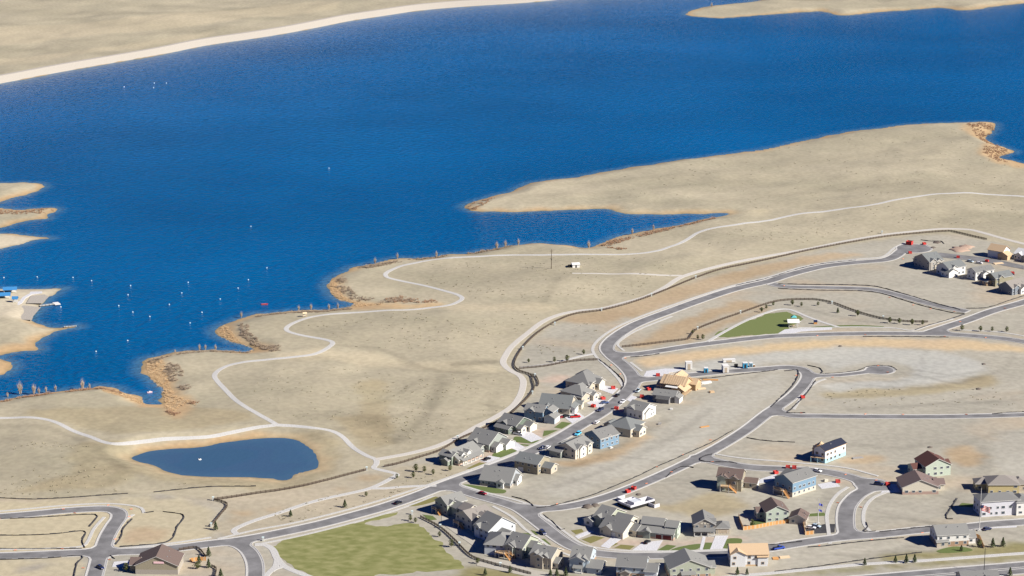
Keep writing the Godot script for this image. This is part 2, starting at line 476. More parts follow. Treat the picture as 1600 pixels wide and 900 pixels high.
func rows_of(p: PackedVector2Array, into: PackedByteArray, value: int) -> void:
	var box2 := Rect2(p[0], Vector2.ZERO)
	for q in p:
		box2 = box2.expand(q)
	var n := p.size()
	for i in range(maxi(zs.bsearch(box2.position.y) - 1, 0), mini(zs.bsearch(box2.end.y) + 1, NZ)):
		var z := zs[i]
		var cuts := PackedFloat32Array()
		for k in n:
			var a := p[k]
			var b := p[(k + 1) % n]
			if (a.y > z) != (b.y > z):
				cuts.append(a.x + (z - a.y) / (b.y - a.y) * (b.x - a.x))
		cuts.sort()
		for c in range(0, cuts.size() - 1, 2):
			for j in range(xs.bsearch(cuts[c]), mini(xs.bsearch(cuts[c + 1]), NX)):
				into[i * NX + j] = value


func near_line(p: PackedVector2Array, reach: float, dist: PackedFloat32Array) -> void:
	for k in p.size() - 1:
		var a := p[k]
		var b := p[k + 1]
		var ab := b - a
		var ll := maxf(ab.length_squared(), 0.0001)
		var i1 := mini(zs.bsearch(maxf(a.y, b.y) + reach), NZ)
		var j0 := zs.bsearch(minf(a.y, b.y) - reach)
		for i in range(j0, i1):
			for j in range(xs.bsearch(minf(a.x, b.x) - reach), mini(xs.bsearch(maxf(a.x, b.x) + reach), NX)):
				var q := Vector2(xs[j], zs[i])
				var t := clampf((q - a).dot(ab) / ll, 0.0, 1.0)
				var d := q.distance_to(a + ab * t)
				if d < dist[i * NX + j]:
					dist[i * NX + j] = d


func ragged(a: Array, closed := false, rough := 1.6) -> PackedVector2Array:
	var p := smooth(flat_line(a, WATER), 3.0, closed)
	var n := FastNoiseLite.new()
	n.frequency = 0.06
	n.fractal_octaves = 3
	for i in p.size():
		var w := rough if absf(p[i].x) < 900 else 0.0
		p[i] += Vector2(n.get_noise_2d(p[i].x, p[i].y), n.get_noise_2d(p[i].x + 500, p[i].y)) * w * 1.6
	return p


func spaced(from: float, steps: Array) -> PackedFloat32Array:
	var out := PackedFloat32Array([from])
	for s in steps:
		var size: float = s[1]
		while out[-1] < s[0]:
			out.append(out[-1] + size)
			if s.size() > 2:
				size = clampf(size * s[2], 2.0, 1500.0)
	return out


func build_land() -> void:
	xs = spaced(-9000, [[-2500, 900], [-720, 330, 0.8], [-480, 5], [480, 2.4], [720, 5], [9000, 6, 1.3]])
	zs = spaced(-9500, [[-4200, 900], [-2760, 300, 0.82], [-1800, 4.5], [-1330, 3.0], [-985, 2.2], [900, 3, 1.3]])
	NX = xs.size()
	NZ = zs.size()
	var total := NX * NZ
	hgt.resize(total)
	var is_land := PackedByteArray()
	is_land.resize(total)
	var kind := PackedByteArray()
	kind.resize(total)
	var dist := PackedFloat32Array()
	dist.resize(total)
	dist.fill(99.0)
	var built := PackedFloat32Array()
	built.resize(total)
	built.fill(60.0)
	var near := ragged(NEAR_SHORE)
	var far := ragged(FAR_SHORE)
	var point := ragged(FAR_POINT)
	var spit := ragged(SPIT_NORTH)
	var marina := ragged(MARINA_SHORE)
	var pond := ragged(POND, true, 0.4)
	for p in [near, far, point, spit, marina]:
		near_line(p, 26.0, dist)
	near.append_array(PackedVector2Array([Vector2(9500, -1900), Vector2(9500, 2000), Vector2(-9500, 2000), Vector2(-9500, -1000)]))
	far.append_array(PackedVector2Array([Vector2(9400, -9400), Vector2(-9500, -9400), Vector2(-9500, -1800)]))
	point.append_array(PackedVector2Array([Vector2(9500, -3000), Vector2(9500, -9400), Vector2(600, -9400)]))
	rows_of(near, is_land, 1)
	rows_of(far, is_land, 1)
	rows_of(point, is_land, 1)
	spit.append_array(PackedVector2Array([Vector2(-900, -1620)]))
	rows_of(spit, is_land, 1)
	rows_of(marina, is_land, 1)
	rows_of(pond, is_land, 0)
	pond.append(pond[0])
	near_line(pond, 26.0, dist)
	var estate := flat_line(ESTATE)
	near_line(estate, 45.0, built)
	var in_estate := PackedByteArray()
	in_estate.resize(total)
	rows_of(estate, in_estate, 1)
	for p in patches:
		rows_of(smooth(flat_line(p[1]), 6.0, true) if p[1].size() < 60 else flat_line(p[1]), kind, p[0])
	# relief: low swells over the prairie, level ground under the estate, banks at every shore
	var swell := FastNoiseLite.new()
	swell.seed = 7
	swell.frequency = 0.0065
	swell.fractal_octaves = 3
	var knolls := FastNoiseLite.new()
	knolls.seed = 17
	knolls.frequency = 0.026
	knolls.fractal_octaves = 2
	for i in NZ:
		for j in NX:
			var k := i * NX + j
			var d := dist[k]
			if is_land[k]:
				var wild := 0.0 if in_estate[k] else smoothstep(4.0, 45.0, built[k])
				var base := (swell.get_noise_2d(xs[j], zs[i]) * 2.8 + knolls.get_noise_2d(xs[j], zs[i]) * 0.4 + 0.8) * wild if wild > 0.0 else 0.0
				hgt[k] = lerpf(WATER, base, smoothstep(-3.0, 17.0, d) * 1.12 - 0.075) if d < 17.0 else base
			else:
				hgt[k] = WATER - minf(d * 0.22, 4.0)
	var st_v := PackedVector3Array()
	var st_n := PackedVector3Array()
	var st_c := PackedColorArray()
	var st_u := PackedVector2Array()
	st_v.resize(total)
	st_n.resize(total)
	st_c.resize(total)
	st_u.resize(total)
	var pal_a := [Color(0.405, 0.36, 0.26), Color(0.42, 0.365, 0.27), Color(0.385, 0.36, 0.295), Color(0.43, 0.42, 0.37), Color(0.53, 0.41, 0.25), Color(0.46, 0.40, 0.27), Color(0.37, 0.32, 0.21), Color(0.45, 0.39, 0.275), Color(0.42, 0.33, 0.22), Color(0.27, 0.25, 0.22), Color(0.49, 0.36, 0.21), Color(0.5, 0.44, 0.33), Color(0.415, 0.395, 0.335), Color(0.27, 0.235, 0.12), Color(0.49, 0.38, 0.3)]
	var pal_b := [Color(0.335, 0.3, 0.215), Color(0.355, 0.315, 0.235), Color(0.325, 0.305, 0.25), Color(0.385, 0.38, 0.345), Color(0.5, 0.385, 0.25), Color(0.41, 0.365, 0.26), Color(0.32, 0.27, 0.175), Color(0.4, 0.35, 0.245), Color(0.36, 0.275, 0.175), Color(0.33, 0.3, 0.25), Color(0.4, 0.28, 0.16), Color(0.46, 0.41, 0.31), Color(0.36, 0.34, 0.285), Color(0.2, 0.19, 0.085), Color(0.44, 0.35, 0.28)]
	var n1 := FastNoiseLite.new()
	n1.frequency = 0.012
	n1.fractal_octaves = 4
	n1.seed = 21
	var n2 := FastNoiseLite.new()
	n2.frequency = 0.06
	n2.fractal_octaves = 2
	n2.seed = 4
	var n3 := FastNoiseLite.new()
	n3.frequency = 0.05
	n3.fractal_octaves = 2
	n3.seed = 9
	for i in NZ:
		for j in NX:
			var k := i * NX + j
			var x := xs[j]
			var z := zs[i]
			st_v[k] = Vector3(x, hgt[k], z)
			st_u[k] = Vector2(x, z)
			var a := maxi(k - 1, 0)
			var b := mini(k + 1, total - 1)
			var c := maxi(k - NX, 0)
			var e := mini(k + NX, total - 1)
			st_n[k] = Vector3(-(hgt[b] - hgt[a]) / (xs[mini(j + 1, NX - 1)] - xs[maxi(j - 1, 0)]), 1.0, -(hgt[e] - hgt[c]) / (zs[mini(i + 1, NZ - 1)] - zs[maxi(i - 1, 0)])).normalized()
			var w := n3.get_noise_2d(x, z)
			var w2 := n3.get_noise_2d(z + 900, x)
			var kk: int = kind[clampi(i + int(w * 2.6), 0, NZ - 1) * NX + clampi(j + int(w2 * 2.6), 0, NX - 1)]
			var broad := n1.get_noise_2d(x * 0.34 + z * 0.12, z * 1.15 - x * 0.3)
			if kk == 2 or kk == 3 or kk == 4 or kk == 12:
				broad = n1.get_noise_2d((x * 0.8 - z * 0.6) * 0.45, (z * 0.8 + x * 0.6) * 1.7)
			var fine := n2.get_noise_2d(x, z)
			var t := clampf(0.55 + broad * (1.25 if kk < 2 or kk > 4 else 1.1) + fine * 0.06, 0.0, 1.0)
			var col: Color = pal_b[kk].lerp(pal_a[kk], t)
			if kk == 0 or kk == 6 or kk == 1:
				# thin green-grey and rusty tufts among the dry grass
				col = col.lerp(Color(0.275, 0.26, 0.18), clampf(n1.get_noise_2d(x * 0.6 + 3000, z * 1.5) * 1.0 - 0.15, 0.0, 0.22))
				col = col * (1.0 + fine * 0.05)
			elif kk == 2:
				col = col.lerp(Color(0.44, 0.34, 0.23), clampf(n1.get_noise_2d(x * 0.8 + 700, z * 1.4) * 1.2 - 0.2, 0.0, 0.5))
			var d := dist[k]
			if is_land[k] and d < 12.0 and not in_estate[k]:
				var edge := 1.0 - smoothstep(2.5 + w * 2.5, 7.5 + w * 6.0, d)
				col = col.lerp(Color(0.47, 0.315, 0.165) if kk == 10 or kk == 0 or kk == 7 else Color(0.47, 0.36, 0.22), edge * (0.9 if kk != 11 else 0.0))
				if d < 1.3:
					col = col * 0.74  # dark waterline: wet edge and shadow beneath the reeds put into the colour
			elif not is_land[k]:
				col = Color(0.2, 0.17, 0.1)
			st_c[k] = col
	# two passes of softening, so that patches run into each other
	for pass_ in 2:
		var was := st_c.duplicate()
		for i in range(1, NZ - 1):
			for j in range(1, NX - 1):
				var k := i * NX + j
				if is_land[k]:
					st_c[k] = was[k] * 0.36 + (was[k - 1] + was[k + 1] + was[k - NX] + was[k + NX]) * 0.16
	# wheel tracks criss-crossing the graded plots and the prairie, darker and paler
	var wheel := PackedFloat32Array()
	for tone in [0.87, 1.09, 0.91]:
		wheel.resize(total)
		wheel.fill(99.0)
		for q in 34:
			var zone: Array = [[840, 700, 1150, 760], [1090, 660, 1580, 820], [1240, 590, 1590, 640], [1230, 450, 1500, 500], [1090, 545, 1560, 600], [1150, 860, 1460, 880], [0, 690, 330, 770], [420, 580, 780, 690]][rng.randi() % 8]
			var a := spot(rng.randf_range(zone[0], zone[2]), rng.randf_range(zone[1], zone[3]))
			var heading := rng.randf_range(-0.5, 0.9)
			var line := PackedVector2Array()
			var at := Vector2(a.x, a.z)
			for s in rng.randi_range(5, 14):
				line.append(at)
				heading += rng.randf_range(-0.28, 0.28)
				at += Vector2(cos(heading), -sin(heading)) * 7.0
			near_line(smooth(line, 3.0), 4.0, wheel)
		for k in total:
			if wheel[k] < 3.0 and is_land[k]:
				st_c[k] = st_c[k] * lerpf(tone, 1.0, smoothstep(0.4, 2.6, wheel[k]))
	# wheel tracks and wear, plus slope shading and a shadowed bank painted as tone
	var wear_and_shading := PackedFloat32Array()
	for tr in [[8.0, 0.9, [475, 655, 520, 652, 575, 655, 592, 665]], [6.0, 0.9, [590, 655, 600, 672, 615, 690]], [7.0, 0.92, [60, 640, 110, 648, 150, 665, 180, 680]], [9.0, 1.09, [440, 558, 520, 553, 600, 560, 690, 566, 790, 577]], [5.0, 0.9, [430, 572, 470, 566, 500, 562]], [6.0, 1.08, [230, 640, 330, 600, 350, 570]], [4.0, 0.89, [150, 700, 195, 735, 260, 757, 330, 762]], [6.0, 0.92, [0, 690, 60, 690, 110, 700, 140, 720]],
			[5.0, 0.93, [800, 310, 950, 300, 1100, 288, 1300, 268, 1480, 250]], [5.0, 0.93, [850, 290, 1000, 280, 1200, 262, 1400, 235]], [6.0, 1.06, [900, 315, 1100, 305, 1300, 285, 1500, 262]], [5.0, 0.93, [1000, 318, 1150, 312, 1300, 298, 1450, 284]], [6.0, 1.06, [1100, 380, 1300, 345, 1500, 330, 1600, 330]], [8.0, 0.92, [0, 40, 150, 26, 300, 20, 450, 8]], [10.0, 0.93, [0, 85, 150, 62, 330, 48]],
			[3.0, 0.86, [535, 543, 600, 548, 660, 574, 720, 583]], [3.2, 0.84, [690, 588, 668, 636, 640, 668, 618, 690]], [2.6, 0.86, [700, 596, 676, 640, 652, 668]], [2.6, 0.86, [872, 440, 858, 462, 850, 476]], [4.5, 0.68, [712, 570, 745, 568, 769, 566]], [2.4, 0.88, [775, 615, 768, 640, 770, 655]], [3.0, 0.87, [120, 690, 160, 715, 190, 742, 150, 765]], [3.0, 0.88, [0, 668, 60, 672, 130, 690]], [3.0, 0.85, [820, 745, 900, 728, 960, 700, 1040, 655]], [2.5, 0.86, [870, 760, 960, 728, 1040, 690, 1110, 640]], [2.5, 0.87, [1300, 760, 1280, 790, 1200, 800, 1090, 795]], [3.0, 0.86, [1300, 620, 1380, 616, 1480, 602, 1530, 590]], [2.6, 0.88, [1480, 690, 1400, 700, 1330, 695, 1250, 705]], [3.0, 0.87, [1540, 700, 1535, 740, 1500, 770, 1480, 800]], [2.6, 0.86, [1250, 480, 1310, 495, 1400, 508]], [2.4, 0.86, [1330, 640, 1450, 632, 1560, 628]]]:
		wear_and_shading.resize(total)
		wear_and_shading.fill(99.0)
		near_line(smooth(flat_line(tr[2]), 5.0), tr[0] + 3.0, wear_and_shading)
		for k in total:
			if wear_and_shading[k] < tr[0] + 3.0 and is_land[k]:
				var f: float = 1.0 - smoothstep(tr[0] * 0.3, tr[0] + 2.0, wear_and_shading[k])
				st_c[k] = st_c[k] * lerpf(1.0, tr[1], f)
	var idx := PackedInt32Array()
	for i in NZ - 1:
		for j in NX - 1:
			var k := i * NX + j
			idx.append_array([k, k + 1, k + NX + 1, k, k + NX + 1, k + NX])
	var arrays := []
	arrays.resize(Mesh.ARRAY_MAX)
	arrays[Mesh.ARRAY_VERTEX] = st_v
	arrays[Mesh.ARRAY_NORMAL] = st_n
	arrays[Mesh.ARRAY_COLOR] = st_c
	arrays[Mesh.ARRAY_TEX_UV] = st_u
	arrays[Mesh.ARRAY_INDEX] = idx
	var am := ArrayMesh.new()
	am.add_surface_from_arrays(Mesh.PRIMITIVE_TRIANGLES, arrays)
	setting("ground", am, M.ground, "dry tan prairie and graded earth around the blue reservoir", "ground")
	# water: only where a cell touches it, its colour set by what can be seen of the bottom
	var wind := FastNoiseLite.new()
	wind.frequency = 0.0035
	wind.fractal_octaves = 4
	wind.seed = 13
	for which in 2:
		var back := {}
		var wv := PackedVector3Array()
		var wc := PackedColorArray()
		var wu := PackedVector2Array()
		var wi := PackedInt32Array()
		for i in NZ - 1:
			var pond_rows: bool = zs[i] > -1300.0
			for j in NX - 1:
				var k := i * NX + j
				var here: bool = pond_rows and xs[j] > -240.0 and xs[j] < -70.0 and zs[i] > spot(0, 672).z
				if here != (which == 1):
					continue
				if is_land[k] and is_land[k + 1] and is_land[k + NX] and is_land[k + NX + 1]:
					continue
				for c in [k, k + 1, k + NX + 1, k, k + NX + 1, k + NX]:
					if not back.has(c):
						back[c] = wv.size()
						var x := xs[c % NX]
						var z := zs[c / NX]
						wv.append(Vector3(x, WATER, z))
						wu.append(Vector2(x, z))
						var deep := Color(0.0034, 0.085, 0.226) if which == 0 else Color(0.048, 0.103, 0.18)
						var gust := wind.get_noise_2d(x * 0.75, z)
						deep = deep * (1.0 + gust * 0.24)
						var shoal := 0.0 if is_land[c] else 1.0 - smoothstep(0.0, 9.0, dist[c])
						if is_land[c]:
							shoal = 1.0
						wc.append(deep.lerp(Color(0.10, 0.19, 0.24), shoal * (0.5 if which == 0 else 0.1)))
					wi.append(back[c])
		var wn := PackedVector3Array()
		wn.resize(wv.size())
		wn.fill(Vector3.UP)
		var wt := PackedFloat32Array()
		for q in wv.size():
			wt.append_array([1.0, 0.0, 0.0, 1.0])
		arrays = []
		arrays.resize(Mesh.ARRAY_MAX)
		arrays[Mesh.ARRAY_VERTEX] = wv
		arrays[Mesh.ARRAY_NORMAL] = wn
		arrays[Mesh.ARRAY_TANGENT] = wt
		arrays[Mesh.ARRAY_COLOR] = wc
		arrays[Mesh.ARRAY_TEX_UV] = wu
		arrays[Mesh.ARRAY_INDEX] = wi
		am = ArrayMesh.new()
		am.add_surface_from_arrays(Mesh.PRIMITIVE_TRIANGLES, arrays)
		if which == 0:
			setting("lake_water", am, M.water, "deep blue reservoir ruffled by wind, filling the upper picture", "lake")
		else:
			setting("pond_water", am, M.pond, "small blue-grey oval pond below the trail junction", "pond")
	# the dam on the far shore: a pale stone-faced bank with a flat crest
	var st := tools()
	var foot := smooth(flat_line(FAR_SHORE, WATER), 12.0)
	var prof := [[1.0, -2.4], [-9.0, 4.0], [-13.0, 4.2], [-28.0, 0.1]]
	var last: Array[Vector3] = []
	for i in foot.size():
		var s := side(foot, i)
		if s.y > 0:
			s = -s
		var row: Array[Vector3] = []
		for q in prof:
			var v: Vector2 = foot[i] - s * q[0]
			row.append(Vector3(v.x, q[1], v.y))
		if last:
			for q in 3:
				quad(st, last[q], last[q + 1], row[q + 1], row[q])
		last = row
	setting("dam", mesh_of(st), M.riprap, "long pale stone-faced dam along the far shore", "dam")


# ------------------------------------------------------------------ roads, kerbs, pavements, trails
# [width, centre line]
var roads := [
	[10.5, [-160, 872, 0, 869, 75, 866, 140, 863, 220, 861, 282, 855.5, 325, 850, 362, 846, 400, 840, 450, 830, 500, 819, 550, 806, 600, 792, 650, 775, 700, 755.5, 750, 737.5, 800, 719, 832, 704.5, 875, 683.5, 910, 662.5, 935, 648, 957, 632, 977, 614, 988, 601, 988, 588, 975, 572, 957, 557, 948, 545, 954, 533, 975, 517, 1000, 504, 1050, 485, 1100, 467, 1150, 451, 1200, 439.5, 1225, 431.5, 1250, 424.5, 1287, 416, 1337, 410, 1375, 407, 1390, 404, 1400, 399, 1412, 390, 1426, 386, 1450, 384.5]],
	[9.0, [1204, 443, 1225, 447.5, 1275, 449, 1325, 450, 1360, 452, 1387, 457, 1425, 467, 1462, 477, 1512, 487]],
	[10.0, [1700, 439, 1600, 472, 1550, 486, 1512, 500, 1475, 512, 1445, 522]],
	[9.5, [962, 553, 990, 553.5, 1025, 549, 1075, 541, 1125, 534.5, 1200, 526, 1250, 523.5, 1325, 521.5, 1400, 521, 1475, 522, 1525, 525, 1575, 530, 1610, 536, 1660, 548, 1740, 575]],
	[9.5, [985, 595, 1040, 590, 1080, 586, 1130, 581, 1200, 576, 1230, 574, 1252, 577, 1262, 586, 1256, 600, 1240, 617, 1220, 632, 1200, 645, 1165, 672, 1125, 697, 1085, 718, 1050, 735, 1000, 757, 950, 776, 900, 789, 850, 795, 815, 791]],
	[7.0, [1262, 586, 1277, 587, 1312, 586, 1340, 583, 1362, 580]],
	[8.5, [1212, 641, 1235, 649, 1275, 650, 1375, 651, 1475, 651, 1600, 648, 1760, 642]],
	[10.0, [690, 758, 715, 764, 750, 775, 785, 785, 810, 794, 828, 806, 850, 823, 875, 842, 900, 856, 930, 864, 975, 868, 1040, 868, 1100, 866.5, 1150, 864, 1200, 857, 1250, 848.5, 1312, 840, 1375, 835, 1450, 827, 1512, 823, 1550, 819, 1600, 815.5, 1720, 806]],
	[10.5, [1326, 842, 1322, 825, 1321, 807, 1325, 790, 1340, 773, 1356, 763, 1345, 752, 1312, 741.5, 1275, 735.5, 1225, 733, 1175, 730.5, 1137, 725, 1100, 717, 1078, 716]],
	[7.0, [1350, 762, 1375, 764, 1392, 763]],
	[9.5, [-120, 816, 0, 807, 50, 803, 100, 798, 140, 795.5, 165, 795, 183, 799, 186, 808, 178, 820, 168, 837, 161, 855, 156, 868, 151, 887, 144, 912, 130, 960]],
	[9.5, [362, 845, 385, 858, 396, 874, 399, 890, 397, 912, 385, 960]],
	[17.0, [1000, 957, 1267, 916.5, 1400, 904, 1600, 887, 1800, 871]],
]
var bulbs := [[1375, 578, 9.0], [1428, 388, 13.0], [1362, 757, 9.5]]
# [width, centre line] of the detached pavements beside the roads
var pavements := [
	[1.6, [340, 842, 400, 828, 450, 819, 500, 807.5, 550, 794.5, 600, 780, 650, 764, 700, 746.5, 750, 728.5, 800, 709.8, 832, 695.3, 875, 674.3, 905, 656.5]],
	[1.6, [400, 851, 450, 841.5, 500, 830, 550, 817, 600, 803, 650, 786, 678, 775]],
	[1.8, [975, 606, 966, 592, 950, 575, 932, 558, 926, 545, 936, 530, 962, 512, 1000, 495, 1050, 477, 1100, 460, 1150, 445, 1200, 433, 1250, 418, 1287, 411, 1340, 405, 1375, 402, 1385, 398, 1398, 387, 1415, 379]],
	[1.6, [1003, 580, 985, 566]],
	[1.6, [975, 548, 965, 538, 978, 526, 1000, 514, 1050, 494]],
	[1.8, [1297, 850, 1294, 825, 1292, 807, 1297, 788, 1310, 771, 1325, 761]],
	[1.8, [1366, 836, 1352, 822, 1349, 805, 1354, 789, 1366, 777, 1385, 769]],
	[1.6, [1240, 640, 1260, 610, 1277, 597, 1290, 592]],
	[1.5, [820, 827, 842, 842, 865, 858, 890, 868]],
	[1.6, [770, 791, 800, 808, 820, 827]],
	[1.6, [838, 800, 860, 815, 885, 833, 905, 847, 925, 854.5, 960, 859.5, 1025, 861.5, 1090, 860.5, 1135, 858.5]],
	[1.6, [1600, 525, 1560, 519, 1500, 515.5]],
	[1.6, [1240, 514, 1300, 511.5, 1350, 511, 1400, 513, 1425, 516.5, 1450, 509, 1490, 498]],
	[1.6, [720, 758, 760, 770, 800, 780, 830, 789]],
	[1.6, [225, 802, 221, 794, 205, 790, 165, 787, 100, 790, 50, 794.5, 0, 799, -100, 806]],
	[1.6, [0, 859, 80, 857, 128, 854, 137, 846, 147, 826, 163, 808]],
	[1.6, [177, 852, 178, 836, 190, 816, 209, 804]],
	[1.6, [190, 857, 260, 850, 330, 840]],
	[1.6, [1100, 706, 1150, 715, 1230, 722, 1320, 731, 1372, 744]],
]
# [width, centre line] of the trails
var trails := [
	[2.8, [-150, 655, 0, 653, 40, 652, 75, 656, 110, 671, 140, 682, 160, 690, 180, 693.5, 225, 693, 262, 689, 312, 684, 350, 679, 400, 669, 432, 664]],
	[2.8, [432, 664, 418, 655, 400, 645, 375, 630, 355, 612, 340, 596, 335, 587, 341, 579, 357, 571, 382, 565.5, 400, 563.5, 430, 560.5, 465, 557, 490, 553.5, 507, 546.5, 519, 538, 519, 534.5, 512, 531.5, 495, 528, 470, 523.5, 452, 518.5, 447, 513.5, 455, 506.5, 470, 500, 490, 494.5, 525, 490, 575, 487, 625, 484.5, 662, 482, 695, 478, 715, 472, 722, 466, 715, 460.5, 695, 454.5, 662, 446, 625, 438.5, 607, 434, 602, 429.5, 607, 424, 625, 416, 650, 410.5, 675, 406, 700, 403, 750, 400.5, 800, 398.5, 862, 398, 925, 397.5, 975, 397.5, 1012, 394.5, 1037, 389, 1060, 381, 1085, 366.5, 1100, 360, 1125, 354.5, 1150, 351, 1200, 344.5, 1225, 339, 1262, 332.5, 1312, 327, 1350, 322, 1400, 312, 1450, 304.5, 1487, 302, 1525, 302, 1600, 307, 1800, 325]],
	[2.8, [432, 664, 460, 665.5, 490, 668.5, 513, 672, 527, 677, 537, 684, 545, 692.5, 557, 703, 573, 712, 587, 718, 588, 725, 584, 731, 600, 735.5, 615, 739, 620, 742, 612, 747, 595, 756, 575, 764, 550, 770, 512, 778, 475, 788, 437, 801, 400, 812.5, 376, 822, 365, 829, 372, 836]],
	[3.6, [587, 718, 607, 714.5, 637, 709, 675, 699.5, 700, 690, 725, 678, 742, 668, 775, 651, 800, 635, 812, 619, 817, 604, 817, 594, 811, 586, 800, 580.5, 791, 574, 786, 566, 789, 557, 800, 541, 825, 520, 850, 501.5, 875, 491.5, 905, 485.5, 940, 482, 975, 473, 1010, 463, 1040, 448, 1062, 434, 1082, 427, 1112, 418.5, 1150, 409.5, 1200, 400, 1262, 389, 1325, 376, 1387, 366, 1437, 360.5, 1475, 357.5, 1512, 358.5, 1537, 364, 1565, 372, 1600, 381, 1700, 405]],
	[2.4, [894, 427, 950, 428, 1025, 429.5, 1066, 430.5]],
	[2.6, [577, 763, 600, 763, 625, 761, 662, 759, 682, 759]],
	[2.8, [1010, 915, 1150, 900, 1200, 896, 1250, 891, 1300, 886, 1350, 881.5, 1400, 878.5, 1450, 875.5, 1525, 870, 1600, 864.5, 1750, 855]],
	[3.2, [398, 851, 412, 851, 425, 857.5, 433, 873, 443, 884, 457, 891, 480, 900, 520, 915]],
	[2.6, [433, 873, 430, 885, 422, 893, 412, 904]],
	[2.2, [443, 885, 430, 889, 424, 893]],
	[2.2, [812, 574, 850, 570, 872, 566, 890, 561, 910, 556, 928, 553]],
	[2.2, [1105, 534, 1140, 514, 1170, 499, 1205, 486, 1220, 483, 1235, 484, 1262, 495, 1290, 505, 1310, 511]],
]
var asphalt_outer: Array[PackedVector2Array] = []
var asphalt_holes: Array[PackedVector2Array] = []


func join_road(p: PackedVector2Array) -> void:
	var mine: Array[PackedVector2Array] = [p]
	for ring in Geometry2D.offset_polygon(p, 0.02, Geometry2D.JOIN_MITER):
		if Geometry2D.is_polygon_clockwise(ring) == Geometry2D.is_polygon_clockwise(p):
			mine = [ring]
	var shape := mine[0]
	var holes: Array[PackedVector2Array] = []
	for h in asphalt_holes:
		for piece in Geometry2D.clip_polygons(h, shape):
			holes.append(piece)
	var outers: Array[PackedVector2Array] = []
	for o in asphalt_outer:
		if Geometry2D.intersect_polygons(o, shape).is_empty():
			outers.append(o)
			continue
		var biggest := PackedVector2Array()
		for ring in Geometry2D.merge_polygons(o, shape):
			if Geometry2D.is_polygon_clockwise(ring):
				holes.append(ring)
			else:
				biggest = ring
		shape = biggest
	outers.append(shape)
	asphalt_outer = outers
	asphalt_holes = holes


func circle(c: Vector2, r: float, n := 40) -> PackedVector2Array:
	var out := PackedVector2Array()
	for i in n:
		out.append(c + Vector2(cos(TAU * i / n), sin(TAU * i / n)) * r)
	return out


func closed_up(p: PackedVector2Array, by: float) -> Array[PackedVector2Array]:
	var out: Array[PackedVector2Array] = []
	for a in Geometry2D.offset_polygon(p, by, Geometry2D.JOIN_ROUND):
		for b in Geometry2D.offset_polygon(a, -by, Geometry2D.JOIN_ROUND):
			if b.size() > 6:
				out.append(b)
	return out


func off_road(p: PackedVector2Array) -> Array[PackedVector2Array]:
	var out: Array[PackedVector2Array] = [p]
	for o in asphalt_outer:
		var next: Array[PackedVector2Array] = []
		for q in out:
			for ring in Geometry2D.clip_polygons(q, o):
				if not Geometry2D.is_polygon_clockwise(ring):
					next.append(ring)
		out = next
	for h in asphalt_holes:
		var hole := h.duplicate()
		if Geometry2D.is_polygon_clockwise(hole):
			hole.reverse()
		for ring in Geometry2D.intersect_polygons(p, hole):
			out.append(ring)
	return out


func anticlockwise(p: PackedVector2Array) -> PackedVector2Array:
	if Geometry2D.is_polygon_clockwise(p):
		p.reverse()
	return p


